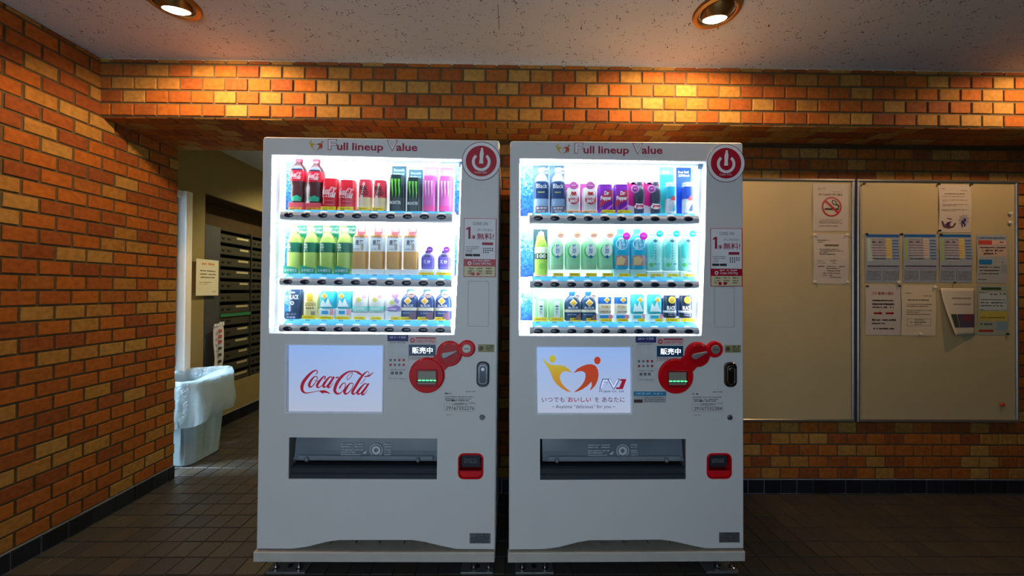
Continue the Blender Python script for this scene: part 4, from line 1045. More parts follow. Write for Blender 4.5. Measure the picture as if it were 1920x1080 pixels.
# ---- left machine, bottom row
d = Drink(M1, 'black_coffee_can', 'tall black coffee can with white lettering beside a pale gold can', 'can', None, 546, 568, 542.5, 2)
d.body('can', '1c3a5c', 'can').type('BLACK', -.75, .75, .66, .82, 'f4f8fc', .02).type('無糖', -.6, .2, .86, .92, 'f4f8fc', .02).spot(-.25, .54, .3, 'f0f4f8').spot(-.25, .54, .16, '1c3a5c', off=.0026)
d.flat([(-1.15, 0), (1.05, 0), (1.05, .26), (-1.15, .26)], '16406a', -.0265, 'promo_card').flat_type('コールド', -.9, .6, .14, .20, 'dfeaf4', -.027).flat_type('大容量', -.9, .5, .04, .10, 'dfeaf4', -.027)
d = Drink(M1, 'gold_coffee_can', 'pale gold coffee can beside the tall black can', 'can', None, 574.5, 599, 544.5, 2)
d.body('can', 'efe2a0', 'can').poly([(-.35, .62), (.4, .62), (.45, .82), (.0, .95), (-.4, .82)], 'd8b83c', 'crest').type('GOLDEN', -.8, .8, .46, .58, '8c7420', .02).lines(-.8, .7, (.36,), '20242c', .05).poly([(.2, .14), (.75, .14), (.75, .28), (.2, .28)], '7c8480', 'seal').shelf_tag(h=.017)
for x0, x1 in ((604.5, 631), (636, 662)):
    d = Drink(M1, 'milk_coffee_can', lab('sky blue coffee can in the script logo machine', 2, 'white and turquoise cans'), 'can', 'sky blue coffee cans left display', x0, x1, 546, 2)
    d.body('can', '38c0d8', 'can', z0=.38).poly([(-.8, .1), (.8, .1), (.5, .3), (.2, .62), (-.1, .3), (-.5, .55)], 'f0fafc', 'mountain').diamond(-.25, .72, .45).lines(-.7, .7, (.10,), '2a90a8')
    d.block('e8f4f8', d.h * .36).flat([(-.6, .19), (.25, .19), (.25, .31), (-.6, .31)], '22a0d0', -.020, 'stand_print').flat([(.45, .16), (.95, .16), (.95, .36), (.45, .36)], 'f09aa8', -.020, 'stand_print').shelf_tag(h=.014)
for x0, x1 in ((664.5, 693.5), (695, 723)):
    d = Drink(M1, 'cafe_au_lait_can', lab('white can with turquoise band', 2, 'lilac coffee bottle'), 'can', 'white cans with turquoise band', x0, x1, 547, 2)
    d.body('can', 'f2f4f2', 'can', z0=.26).band(.08, .30, '7ed8cc', 'lower_band').diamond(-.1, .62, .5, 'd8c860', 'f6f2dc').poly([(.2, .7), (.8, .7), (.8, .86), (.35, .86)], 'e8b0bc', 'flash').type('CAFE', -.6, .6, .13, .24, 'ffffff', .03).lines(-.8, .8, (.02,), '58a89c', .03)
    d.block('f4f6f8', d.h * .25).shelf_tag(x0=-.6, x1=.8, h=.014)
d = Drink(M1, 'milk_coffee_bottle', 'small lilac and white coffee bottle with round pink tag', 'bottle', None, 727, 755, 545, 2)
d.body('squat', 'f0eef6', z0=.30, cap='c8b0dc').poly([(-.9, .0), (.9, .0), (.9, .22), (.4, .3), (-.9, .14)], '8c70c0', 'print').diamond(-.15, .42, .42, 'b8c848').poly([(.1, .48), (.6, .36), (.8, .5), (.3, .66)], '9c8cc8', 'splash').type('LA CREMA', -.85, .5, .06, .15, 'ffffff', .03)
d.block('f4f6f8', d.h * .28).disc(.25, .86, .45, 'd8a0d8', ring='f4e0f4').shelf_tag(x0=-.2, x1=.95, h=.015)
for x0, x1, tp in ((755.5, 784.5, 542.5), (787, 815.5, 543), (818.5, 847, 543)):
    d = Drink(M1, 'black_coffee_bottle', ('navy coffee bottle with gold diamond, ' + {755: 'first', 787: 'second', 818: 'third'}[int(x0)] + ' from the lilac coffee bottle'), 'bottle', 'navy coffee bottles left display', x0, x1, tp, 2)
    d.body('squat', '1c3c78', z0=.02, cap='1c6484').band(.30, .40, 'efe6d0', 'cream_band').diamond(-.12, .62, .5).type('BLACK', -.6, .6, .42, .50, 'dfe6f2', .03).lines(-.7, .5, (.2,), '9fb0cc', .04).disc(.3, .84, .46, 'c0a4a0', ring='5c4a48')
    d.flat([(.05, .03), (.95, .03), (.95, .27), (.6, .28), (.1, .18)], '7c5870', -.0255, 'picture').shelf_tag(x0=-.95, x1=.4, h=.015)
# ---- right machine, top row
for x0, x1 in ((1000, 1030), (1031.5, 1060)):
    d = Drink(M2, 'black_tea_bottle', lab('dark blue labelled bottle on slate card', 2, 'red emblem cans'), 'bottle', 'dark blue labelled bottles', x0, x1, 306.5, 0)
    d.card('6c90b8').flat([(.0, .82), (1., .80), (1., 1.), (-.2, 1.)], '4c7490').flat_type('600ml', -.05, .92, .90, .97, 'e6fbf4').flat_type('増量', .3, .9, .83, .88, 'e6fbf4')
    d.body('tall', '8fb0d4', z1=.90, w=.92, cap='e8f2f8').band(.32, .68, '183a70').type('Black', -.75, .75, .54, .64, 'f0f4f8', .01).lines(-.5, .5, (.44,), 'c8d46a', .03).poly([(-.8, .70), (.5, .70), (.5, .84), (-.4, .86), (-.8, .78)], 'f2f6ee', 'shoulder_print')
    d.poly([(-.88, .0), (.88, .0), (.88, .16), (-.88, .16)], '6c6078', 'foot_label').type('お手頃', -.7, .7, .09, .14, 'f0ecf4', .03).type('価格', -.5, .5, .02, .07, 'f0ecf4', .03)
for x0, x1 in ((1059.5, 1087), (1090, 1118.5)):
    d = Drink(M2, 'energy_shot_can', lab('white can with round red emblem on magenta card', 2, 'purple soda cans'), 'can', 'red emblem cans', x0, x1, 341.5, 0)
    d.card('c04aa8').flat([(-.95, .1), (.95, .1), (.95, .18), (-.95, .18)], 'f0b060')
    d.body('can', 'f2ece8', 'can', z0=.10, z1=.80, w=.92).spot(.08, .48, .80, 'd8304c', off=.0035, rz=.74).type('HYPER', -.6, .75, .50, .64, 'ffffff', .06, off=.0045).type('SHOT', -.5, .65, .32, .47, 'ffffff', .06, off=.0045).poly([(-.4, .70), (.5, .70), (.3, .82), (.06, .76), (-.2, .83)], 'c82838', 'flames', .0035)
    d.disc(.05, .86, .52, 'c860b0', y=-.018, ring='f4d8ec').shelf_tag('f0b48a', h=.012)
for x0, x1 in ((1120, 1147.5), (1149.5, 1177)):
    d = Drink(M2, 'purple_soda_can', lab('purple soda can with white lettering', 2, 'dark bottles on magenta cards'), 'can', 'purple soda cans', x0, x1, 348, 0)
    d.body('can', '8a2cb8', 'can').poly([(-.92, .36), (-.6, .62), (0., .76), (.92, .80), (.92, .46), (.2, .40), (-.4, .30), (-.92, .22)], 'c83458', 'swoosh', .0026)
    d.type('Dr', -.25, .4, .62, .76, 'ffffff', .05, off=.004).type('Pepper', -.75, .70, .42, .60, 'ffffff', .05, off=.004).poly([(-.92, .04), (-.2, .04), (.92, .26), (.92, .34), (-.1, .16)], 'e468d8', 'flash', .0026).shelf_tag(x0=-.6, x1=1.2, h=.016)
for x0, x1 in ((1180, 1209.5), (1211, 1240)):
    d = Drink(M2, 'cola_glass_bottle', lab('dark bottle with red label on magenta card', 2, 'turquoise card'), 'bottle', 'dark bottles on magenta cards', x0, x1, 337.5, 0)
    d.card('c81c84').flat([(-1., 0), (1., 0), (1., .2), (-1., .34)], 'ece4f0').flat([(-1., 1.), (-.6, .93), (-.2, 1.), (.2, .93), (.6, 1.), (1., .93), (1., .97), (-1., 1.)], 'f0b8dc')
    d.body('contour', '3a4258', z0=.03, z1=.95, w=.62, ox=.3, oy=.006, cap='48586e').spot(-.15, .22, 1.0, 'f2eef2', off=.0035, rz=.55).spot(-.15, .22, .86, 'dc2c54', off=.0045, rz=.46).type('Pepper', -.85, .55, .24, .32, 'ffffff', .05, off=.0055).type('ZERO', -.65, .35, .13, .21, 'ffffff', .05, off=.0055)
    d.disc(-.4, .72, .52, 'd8a8e0', y=-.012).disc(-.4, .72, .36, 'a83098', y=-.0145, ring='f0d0ec')
for i, (x0, x1, nm, lab_, c1, c2, c3) in enumerate(((1242.5, 1268, 'energy_drink_can', 'slim silver and aqua can on a turquoise card', '38d0d0', '9cf0e6', '30b8d8'), (1274, 1301, 'energy_drink_can', 'slim blue and silver can on a royal blue card', '1858d8', '2868e0', '1c44b0'))):
    d = Drink(M2, nm, lab_, 'can', None, x0, x1, 309, 0)
    d.card(c1, t0=.04).flat([(-1., .84), (1., .84), (1., 1.), (-1., 1.)], c2 if i == 0 else c1)
    if i == 0: d.flat_type('限定', -.7, .4, .86, .92, 'f4fffc')
    else: d.flat_type('Red Bull', -.8, .7, .87, .92, 'f0f6ff', bold=.04).flat_type('250ml', -.8, .8, .80, .85, 'f0f6ff', bold=.04)
    d.body('can', 'd6dce6', 'can', z0=.03, z1=.64, w=.68, ox=.1).band(.46, .92, c3, 'upper_label').poly([(-.2, .40), (.8, .40), (.75, .52), (.3, .56), (-.1, .50)], 'd04a50', 'emblem', .003).poly([(.1, .06), (.85, .06), (.85, .34)], c3, 'lower_flash', .003)
# ---- right machine, middle row
d = Drink(M2, 'muscat_bottle', 'yellow green muscat juice bottle with a dark label band', 'bottle', None, 1001, 1028, 428, 1)
d.card('26545c').flat([(-.8, .62), (.7, .62), (.55, .86), (.1, .98), (-.5, .86)], 'd8f080').flat([(-1., 0), (1., 0), (1., .12), (.4, .2), (-1., .08)], 'f4b8c4', None).body('tall', 'a8d850', z0=.04, z1=.92, w=.86, cap='f0f6d8').band(.50, .64, 'f0f6e0', 'pale_band').band(.36, .49, '1c3a3c', 'dark_band').type('100', -.7, .7, .38, .48, 'e8f4d8', .04).spot(.1, .2, .5, '88c83c', 'grape', .003)
for x0, x1 in ((1029, 1056), (1059, 1087), (1089.5, 1117.5), (1119.5, 1147.5)):
    d = Drink(M2, 'pale_tea_bottle', lab('pale green tea bottle with round label and peach tag', 4, 'bright blue bottles'), 'bottle', 'pale green tea bottles', x0, x1, 436, 1)
    d.body('sqb', 'a8e0b0', z0=.16, z1=.94, w=1., cap='eaf4ea').band(.14, .86, '9ce8b4', k=1.01).spot(.08, .52, .82, '3cc860', off=.003, rz=.9).spot(.16, .54, .72, 'e6f6ee', off=.0038, rz=.84).type('綾\n鷹', -.12, .40, .46, .72, '3878c0', .03, off=.0046).poly([(-.14, .36), (.14, .31), (.42, .36), (.14, .41)], '2050b0', 'crest', .0046).lines(.55, .75, (.45, .55, .62), '4a8a70', .03)
    d.disc(.55, .93, .46, 'e8b49a', ring='c08468').shelf_tag(x0=-.5, x1=.9, h=.016)
for x0, x1 in ((1149, 1177), (1180, 1208.5)):
    d = Drink(M2, 'blend_tea_bottle', lab('bright blue tea bottle with magenta tag', 2, 'aqua water bottles'), 'bottle', 'bright blue tea bottles', x0, x1, 430, 1)
    d.body('sqb', '28bcd8', z0=.16, cap='48d8b0').band(.34, .86, '1eb4dc', k=1.01).b = None
    obj('round_print', B().ring(0, d.T(.62), .68 * d.r, .78 * d.r, 0, 36, fn=lambda x, z: d.fr(x, z, .003)), INK('c8f4fa'), d.part)
    d.type('爽健\n美茶', -.5, .5, .46, .78, 'd8f6fc', .02, off=.003).poly([(-.9, .08), (.9, .08), (.9, .34), (-.75, .34)], 'b08a90', 'picture', .0022).poly([(-.7, .1), (.2, .1), (.5, .24), (-.1, .32), (-.65, .28)], 'e8c890', 'grains', .003)
    d.block('b8eef2', d.h * .15).disc(.6, .84, .5, 'c81cb0', ring='f0b0e8').shelf_tag(x0=-.4, x1=1., h=.014)
for x0, x1 in ((1210.5, 1238), (1241.5, 1269), (1272, 1299)):
    d = Drink(M2, 'water_bottle', ('aqua water bottle with cyan tag, ' + {1210: 'first', 1241: 'second', 1272: 'third'}[int(x0)] + ' from the bright blue bottles'), 'bottle', 'aqua water bottles', x0, x1, 434, 1)
    d.body('pet', 'a0eeea', z0=.14, cap='d8f4e8').poly([(-.9, .34), (-.9, .6), (-.4, .74), (-.05, .6), (-.3, .3)], '50dcdc', 'sheen', .0026).type('i\nl\no\nh\na\ns', -.06, .18, .28, .66, '2a8cb0', .03, off=.003).poly([(-.3, .74), (.06, .70), (.42, .74), (.06, .79)], '2c5c74', 'crest', .003).spot(-.5, .14, .28, '58d070', 'leaf', .003).lines(-.1, .7, (.15,), '3a5c6a', .03)
    d.block('e4f6fa', d.h * .12).disc(.6, .93, .46, '18bccc', ring='b8f2f4').shelf_tag('e2e060', -.7, .95, .014)
# ---- right machine, bottom row
for x0, x1 in ((998.5, 1026), (1028, 1055.5)):
    d = Drink(M2, 'tea_carton', lab('short pale green can with white label', 2, 'navy coffee bottles'), 'can', 'short pale green cans', x0, x1, 560, 2)
    d.body('can', '9ce0a0', 'can').poly([(-.3, .18), (.5, .18), (.5, .9), (-.3, .9)], 'eef8f2', 'label', .0026).type('緑\n茶', -.1, .3, .28, .60, '3c8c80', .03, off=.0032).poly([(-.2, .66), (.1, .62), (.4, .66), (.1, .72)], '2c6c78', 'crest', .0034).shelf_tag(x0=-.9, x1=1., h=.018)
for i, (x0, x1) in enumerate(((1058.5, 1087), (1088.5, 1116.5))):
    d = Drink(M2, 'black_coffee_bottle', lab('navy coffee bottle in the heart logo machine', 2, 'blue and cream cans'), 'bottle', 'navy coffee bottles right display', x0, x1, 547, 2)
    d.body('squat', '1a4468', z0=.02, cap='2068a8').band(.30, .39, 'efe6d0', 'cream_band').diamond(.05, .62, .52).type('BLACK', -.6, .7, .42, .49, 'dfe6f2', .03).lines(-.7, .5, (.2,), '9fb0cc', .04).disc(.55, .87, .38, 'c4b4b0', ring='6a5c58')
    d.flat([(.0, .03), (.95, .03), (.95, .3), (.5, .2)], '8c6a60', -.0255, 'picture').shelf_tag(x0=-.4, x1=1., h=.015)
for x0, x1 in ((1122, 1145), (1152.5, 1175)):
    d = Drink(M2, 'latte_can', lab('blue topped cream coffee can', 2, 'sky blue cans'), 'can', 'blue and cream coffee cans', x0, x1, 552, 2)
    d.body('can', 'f2ecd4', 'can', z0=.28).band(.52, .92, '1c68b8', 'upper_label').diamond(.2, .72, .52).type('PRIMO', -.7, .8, .30, .44, 'b0925c', .03).lines(-.9, .9, (.08,), '7a5a3c', .06)
    d.block('d4ecf6', d.h * .27).flat([(-.95, .12), (.5, .12), (.5, .24), (-.95, .24)], '2090d0', -.020, 'stand_print').disc(.75, .18, .38, 'f090a8').shelf_tag(h=.013)
for x0, x1 in ((1182.5, 1206), (1214, 1238.5)):
    d = Drink(M2, 'milk_coffee_can', lab('sky blue coffee can in the heart logo machine', 2, 'black and blue cans'), 'can', 'sky blue coffee cans right display', x0, x1, 552, 2)
    d.body('can', '40c8d0', 'can', z0=.28).poly([(-.85, .12), (.85, .12), (.5, .34), (.1, .66), (-.2, .36), (-.6, .56)], 'e8fafa', 'mountain').diamond(.25, .72, .5).lines(-.7, .7, (.08,), '2a9098', .04)
    d.block('dcf2f6', d.h * .27).flat([(-.8, .12), (.4, .12), (.4, .23), (-.8, .23)], '24bcd0', -.020, 'stand_print').flat([(.55, .10), (1., .10), (1., .28), (.55, .28)], 'f0a0b4', -.020, 'stand_print').shelf_tag(x0=-.2, x1=.9, h=.013)
for x0, x1 in ((1243.5, 1267), (1272.5, 1296)):
    d = Drink(M2, 'black_coffee_can', ('black and blue coffee can beside the sky blue cans' if x0 < 1260 else 'black and blue coffee can at the end of its row'), 'can', 'black and blue coffee cans', x0, x1, 554, 2)
    d.card('2468c0', -1.02, 1.05, .18, .9).body('can', '1c2c48', 'can', z0=.14, w=.94).spot(.1, .80, .62, 'e6d448', off=.003, rz=.6).spot(.1, .80, .42, 'c09a30', 'emblem_mark', .0038, .4).type('BLACK', -.75, .68, .36, .54, 'ffffff', .04, off=.003).band(.24, .33, 'f0f4f8', 'white_band').lines(-.5, .6, (.10, .18), 'a8b8d0', .04)
    d.block('e8eef4', d.h * .13).shelf_tag(x0=-1., x1=1.1, h=.015)

# ------------------------------------------------------------------ notice boards
ALU = mat('aluminium', '9a9c9e', .3, .8, var=.05)
BOARD = mat('cream_board', 'b0a27a', .55, var=.03, vscale=5)
BFY = YB - .020          # board face
def notice_board(x0, x1, z0, z1, label):
    r = empty('notice_board', ((x0 + x1) / 2, YB - .007, z0)); tag(r, label, 'notice board', 'wall notice boards')
    w, h = (x1 - x0) / 2, z1 - z0
    obj('panel', B().box(-w + .006, w - .006, -.012, 0, .006, h - .006), BOARD, r)
    f = .015
    for nm, q in (('frame_top', (-w, w, h - f, h)), ('frame_bottom', (-w, w, 0, f)), ('frame_side', (-w, -w + f, f, h - f)), ('frame_side', (w - f, w, f, h - f))):
        obj(nm, B().bbox(q[0], q[1], -.022, 0, q[2], q[3], .003), ALU, r)
    return r
BZ0, BZ1 = .437, 1.882
notice_board(1.13, 2.062, BZ0, BZ1, 'cream notice board beside the vending machine, two papers on it')
notice_board(2.078, 3.052, BZ0, BZ1, 'cream notice board covered in maps and flyers')

PAPER = mat('paper_white', 'b9b0a4', .7, var=.02); PAPER2 = mat('paper_cream', 'c8bca0', .7, var=.02)
def wx(x, y=500): return on_plane(x, y, 1, BFY - .001)
class Sheet:
    """paper pinned on a board; local x right, z up from the lower left corner"""
    def __init__(s, name, label, x0, y0, x1, y1, m=PAPER, group='papers on the notice boards', cat='paper', bow=.004):
        a, b_ = wx(x0, y1), wx(x1, y0)
        s.x0, s.y0, s.x1, s.y1 = x0, y0, x1, y1; s.w, s.h = b_.x - a.x, b_.z - a.z
        s.bow = bow; b = B(); n = 8; vs_ = []; fs_ = []
        for i in range(n + 1):
            z = s.h * i / n
            for x in (0, s.w):
                vs_ += [(x, s.fy(x, z), z), (x, s.fy(x, z) + .0007, z)]
        for i in range(n):
            k = 4 * i
            fs_ += [(k, k + 2, k + 6, k + 4), (k + 1, k + 5, k + 7, k + 3), (k, k + 4, k + 5, k + 1), (k + 2, k + 3, k + 7, k + 6)]
        fs_ += [(0, 1, 3, 2), (4 * n, 4 * n + 2, 4 * n + 3, 4 * n + 1)]
        s.o = obj(name, b.add(vs_, fs_), m, loc=(a.x, BFY - .0008, a.z)); tag(s.o, label, cat, group)
    def fy(s, x, z): return -s.bow * math.sin(math.pi * min(1, max(0, z / s.h))) ** 2
    def p(s, x, y): return ((x - s.x0) / (s.x1 - s.x0) * s.w, (s.y1 - y) / (s.y1 - s.y0) * s.h)
    def rect(s, x0, y0, x1, y1, col, name='print', lift=.0005):
        a, c = s.p(x0, y1), s.p(x1, y0); n = 4; vs_ = []; b = B()
        for i in range(n + 1):
            z = a[1] + (c[1] - a[1]) * i / n
            for x in (a[0], c[0]): vs_.append((x, s.fy(x, z) - lift, z))
        obj(name, b.add(vs_, [(2 * i, 2 * i + 1, 2 * i + 3, 2 * i + 2) for i in range(n)]), INK(col), s.o); return s
    def type(s, body, x0, y0, x1, y1, col, bold=.0, name='heading', lift=.0008):
        a, c = s.p(x0, y1), s.p(x1, y0); obj(name, put_type(B(), body, a[0], c[0], a[1], c[1], 0, bold, 2, 0., lambda x, z: s.fy(x, z) - lift), INK(col), s.o); return s
    def lines(s, rows, col, name='small_print', lift=.0008):
        b = B()
        for x0, y0, x1, h in rows:
            a, c = s.p(x0, y0 + h), s.p(x1, y0); dashes(b, a[0], c[0], a[1], c[1], 0, fn=lambda x, z: s.fy(x, z) - lift)
        obj(name, b, INK(col), s.o)['kind'] = 'stuff'; return s
    def shape(s, pts, col, name='picture', lift=.0008):
        obj(name, B().poly([s.p(*q) for q in pts], 0, lambda x, z: s.fy(x, z) - lift), INK(col), s.o); return s
    def stroke(s, pts, w, col, name='picture', lift=.001):
        obj(name, B().stroke([s.p(*q) for q in pts], [k / 315. for k in w], 0, 5, lambda x, z: s.fy(x, z) - lift), INK(col), s.o); return s

K = lambda x, y, ox, oy, sc: (ox + x / sc, oy + y / sc)
s = Sheet('no_smoking_notice', 'white paper with a red no smoking sign', 1524, 345, 1590, 433)
s.type('タバコのポイ捨て禁止', 1534, 363, 1579, 367.6, '5a3426', .02).lines([(1533, 353, 1548, 1.2), (1533, 356, 1541, 1.), (1560, 359.6, 1579, 1.), (1536, 412, 1578, 1.), (1535, 415, 1575, 1.1), (1535, 417.6, 1580, 1.2), (1537, 422.8, 1570, 1.6)], '6a584a')
cx, cz = s.p(1558, 388); R_ = 18.6 / 315.
obj('ban_ring', B().ring(cx, cz, R_ * .86, R_, 0, 40, fn=lambda x, z: s.fy(x, z) - .0014), INK('a8182a'), s.o)
s.shape([K(440, 595, 1500, 330, 9.82), K(595, 595, 1500, 330, 9.82), K(595, 628, 1500, 330, 9.82), K(440, 628, 1500, 330, 9.82)], '33301f', 'cigarette')
s.shape([K(640, 595, 1500, 330, 9.82), K(705, 595, 1500, 330, 9.82), K(705, 628, 1500, 330, 9.82), K(640, 628, 1500, 330, 9.82)], '33301f', 'cigarette_tip')
s.stroke([K(600, 445, 1500, 330, 9.82), K(580, 480, 1500, 330, 9.82), K(610, 525, 1500, 330, 9.82), K(650, 535, 1500, 330, 9.82), K(690, 535, 1500, 330, 9.82), K(705, 580, 1500, 330, 9.82)], [1.8] * 6, '1c1a18', 'smoke')
s.stroke([K(615, 450, 1500, 330, 9.82), K(655, 480, 1500, 330, 9.82), K(655, 515, 1500, 330, 9.82), K(690, 545, 1500, 330, 9.82), K(685, 590, 1500, 330, 9.82)], [1.5] * 5, '1c1a18', 'smoke')
s.shape([K(440, 475, 1500, 330, 9.82), K(470, 452, 1500, 330, 9.82), K(700, 660, 1500, 330, 9.82), K(672, 688, 1500, 330, 9.82)], 'a8182a', 'ban_bar', .0016)
s = Sheet('text_notice', 'white paper of small black text below the no smoking notice', 1524.5, 438.5, 1590, 532, bow=.006)
s.lines([(1532, 450, 1555, 1.8), (1532, 453.6, 1543, 1.5), (1535, 467, 1571, 1.6), (1535, 470, 1580, 1.5), (1534, 473, 1551, 1.5), (1535, 476, 1566, 1.8), (1532, 488.5, 1541, 1.7), (1532, 493, 1545, 1.7), (1532, 498.6, 1545, 1.7), (1555, 488, 1567, 1.5), (1558, 492.5, 1565, 1.4), (1549, 498.8, 1566, 1.4), (1572, 498.8, 1583, 1.6), (1548, 502.5, 1574, 1.5), (1550, 507, 1575, 1.5), (1543, 511.3, 1575, 1.5), (1543, 515, 1550, 1.6), (1554, 515, 1561, 1.6), (1555, 519, 1577, 1.3)], '4a3f34')
s.rect(1545, 458.5, 1571.5, 462, '6a5a48', 'grey_bar')
s = Sheet('drawing_notice', 'white paper with a bowl drawing and a blue figure', 1760, 347, 1820, 435.5, bow=.005)
s.lines([(1764, 353.5, 1772, 1.2), (1801, 357, 1814, 1.2), (1770, 363, 1809, 1.8), (1764, 368.5, 1808, 1.), (1765, 375, 1813, 1.), (1765, 377.5, 1778, 1.), (1765, 383.5, 1813, 1.), (1766, 386, 1792, 1.), (1764, 393, 1812, 1.), (1764, 395.5, 1790, 1.)], '6a604e')
s.shape([K(122, 410, 1740, 335, 5.14), K(140, 410, 1740, 335, 5.14), K(160, 450, 1740, 335, 5.14), K(200, 462, 1740, 335, 5.14), K(235, 455, 1740, 335, 5.14), K(252, 425, 1740, 335, 5.14), K(268, 432, 1740, 335, 5.14), K(245, 470, 1740, 335, 5.14), K(195, 484, 1740, 335, 5.14), K(145, 468, 1740, 335, 5.14)], '5c4236', 'bowl')
s.shape([K(160, 445, 1740, 335, 5.14), K(180, 420, 1740, 335, 5.14), K(228, 412, 1740, 335, 5.14), K(205, 435, 1740, 335, 5.14), K(215, 462, 1740, 335, 5.14), K(180, 462, 1740, 335, 5.14)], '4a2c5c', 'contents')
s.shape([K(175, 378, 1740, 335, 5.14), K(225, 386, 1740, 335, 5.14), K(220, 396, 1740, 335, 5.14), K(180, 388, 1740, 335, 5.14)], '6a4a34', 'handle')
pts = [K(338 + (58 if i % 2 else 40) * math.cos(i * math.pi / 9), 400 + (62 if i % 2 else 44) * math.sin(i * math.pi / 9), 1740, 335, 5.14) for i in range(18)]
s.shape(pts, '9a9690', 'burst', .0006)
s.stroke([K(335, 385, 1740, 335, 5.14), K(352, 400, 1740, 335, 5.14), K(332, 420, 1740, 335, 5.14), K(350, 440, 1740, 335, 5.14), K(350, 462, 1740, 335, 5.14)], [3.2, 3.4, 3.4, 2.6, 2.4], '2c2878', 'figure')
s.stroke([K(325, 400, 1740, 335, 5.14), K(320, 430, 1740, 335, 5.14), K(330, 468, 1740, 335, 5.14)], [2.2, 2.2, 2.], '2c2878', 'figure')
for i, (x0, x1, lb) in enumerate(((1622, 1686, 'blue headed route map poster above the red arrow notice'), (1693, 1756, 'blue headed route map poster above the faint text notice'), (1761, 1822, 'blue headed route map poster below the bowl drawing notice'))):
    s = Sheet('map_poster', lb, x0, 439, x1, 529.5, mat('map_paper', '8f9aa6', .5, var=.04), bow=.004)
    w = x1 - x0; X = lambda t: x0 + w * t
    s.rect(X(.03), 440, X(.97), 445, '1f5a9a', 'title_bar').rect(X(.05), 448, X(.12 if i else .2), 490, '8fae5c' if i else 'a8bcae', 'district').rect(X(.60), 447.5, X(.76), 484, 'c4b66a' if i != 1 else 'b9b0a8', 'district')
    s.rect(X(.2), 447.5, X(.6), 490, '9aa0aa', 'map_field')
    s.lines([(X(.16), 449 + 5 * k, X(.58), 1.2) for k in range(8)] + [(X(.2), 452, X(.3), 4.), (X(.4), 452, X(.48), 4.), (X(.18), 484.5, X(.6), 2.4)], '3a4a60', 'map_marks')
    s.lines([(X(.15), 451.5 + 4.5 * k, X(.74), 1.) for k in range(7)], 'b0605a', 'map_routes')
    for k in range(7): s.rect(X(.79), 450 + 5.6 * k, X(.97), 452.6 + 5.6 * k, '4a6a98', 'map_bar')
    s.rect(X(.05), 498, X(.97), 500, '3c4048', 'rule').rect(X(.05), 501, X(.97), 505, '8c8ea4', 'rule_band')
    s.lines([(X(.08 + .48 * c), 508 + 2.6 * k, X(.46 + .48 * c), 1.3) for c in (0, 1) for k in range(7)], '5c5650', 'timetable')
    for c in (.05, .52, .96): s.rect(X(c), 506, X(c) + .7, 527, '4c4c50', 'rule')
s = Sheet('flyer', 'flyer with red and blue blocks in a glossy sleeve', 1831, 440, 1888, 531, mat('flyer_paper', '9ea2a0', .3, var=.04), bow=.005)
s.rect(1832, 444, 1886, 449, '7c93b0', 'title_bar').rect(1834, 451, 1859, 459, 'b8423c', 'red_block').rect(1860, 451, 1886, 459, 'c9a89c', 'pink_block').rect(1833, 461, 1886, 481, 'b9a394', 'picture').rect(1834, 487, 1858, 496, '2472a8', 'blue_block').rect(1876, 497, 1886, 512, '8e9a98', 'grey_block')
s.lines([(1838, 445.5, 1882, 2.), (1874, 453, 1884, 3.), (1836, 463, 1884, 3.), (1840, 468, 1880, 4.), (1842, 474, 1866, 4.), (1876, 490, 1882, 3.), (1834, 500, 1872, 2.4), (1836, 506, 1872, 2.4), (1834, 512, 1872, 2.), (1834, 523, 1850, 1.6)], '3c4048')
s = Sheet('arrow_notice', 'white notice with red heading and two red arrows', 1622.5, 534, 1688, 628, bow=.004)
s.type('ゴミ置場の場所', 1634, 547.5, 1675, 553.2, '9c2a22', .01)
s.lines([(1634, 562, 1676, 3.4), (1634, 568.4, 1677, 3.6), (1634, 574.4, 1674, 3.2), (1634, 598, 1680, 3.6), (1634, 604.6, 1660, 3.4), (1637, 614.6, 1676, 3.)], '2c2620', 'body_text')
for ax_ in (1637, 1659): s.shape([(ax_, 585.6), (ax_ + 11, 585.6), (ax_ + 11, 584), (ax_ + 16.5, 587.2), (ax_ + 11, 590.4), (ax_ + 11, 588.8), (ax_, 588.8)], '8c1c18', 'arrow')
s = Sheet('faint_notice', 'thin white notice of faint text with a boxed paragraph', 1690, 534.5, 1754, 629, PAPER2, bow=.004)
s.lines([(1697, 549.5, 1708, 1.4), (1730, 554, 1746, 1.6), (1701, 561.5, 1741, 2.2), (1698, 570, 1746, 1.5), (1698, 573.5, 1738, 1.5), (1698, 581, 1745, 1.5), (1697, 584.5, 1722, 1.4), (1698, 588.4, 1744, 1.5), (1714, 599, 1731, 1.5), (1706, 603, 1735, 1.8), (1714, 607, 1728, 1.5)], '5a4e3c')
for q in ((1700, 597.5, 1744, 598), (1700, 610.6, 1744, 611.1), (1700, 597.5, 1700.5, 611), (1743.5, 597.5, 1744, 611)): s.rect(*q, '7a6c56', 'box_rule')
s = Sheet('colour_flyer', 'pale green flyer with a yellow band beside the curling leaflet', 1832.5, 535, 1890, 628, mat('flyer_green', '929e8e', .5, var=.04), bow=.003)
s.rect(1840, 539, 1877, 544, '2f4a34', 'title_bar').rect(1836, 548, 1886, 581, 'a8b4b4', 'picture').rect(1835, 583.5, 1888, 602, 'b0a04c', 'yellow_band').rect(1835, 618, 1862, 622.6, '9c3028', 'red_band').rect(1868, 603, 1888, 618, '7c94a0', 'blue_block')
s.lines([(1836, 548, 1852, 2.), (1856, 550, 1870, 3.6), (1874, 549, 1886, 4.), (1838, 561, 1884, 2.), (1838, 566, 1884, 3.), (1838, 572, 1880, 2.6), (1836, 580, 1845, 2.)], '44504c')
s.lines([(1838, 594.5, 1884, 1.6), (1837, 606, 1863, 3.)], '4a4420', 'band_text')
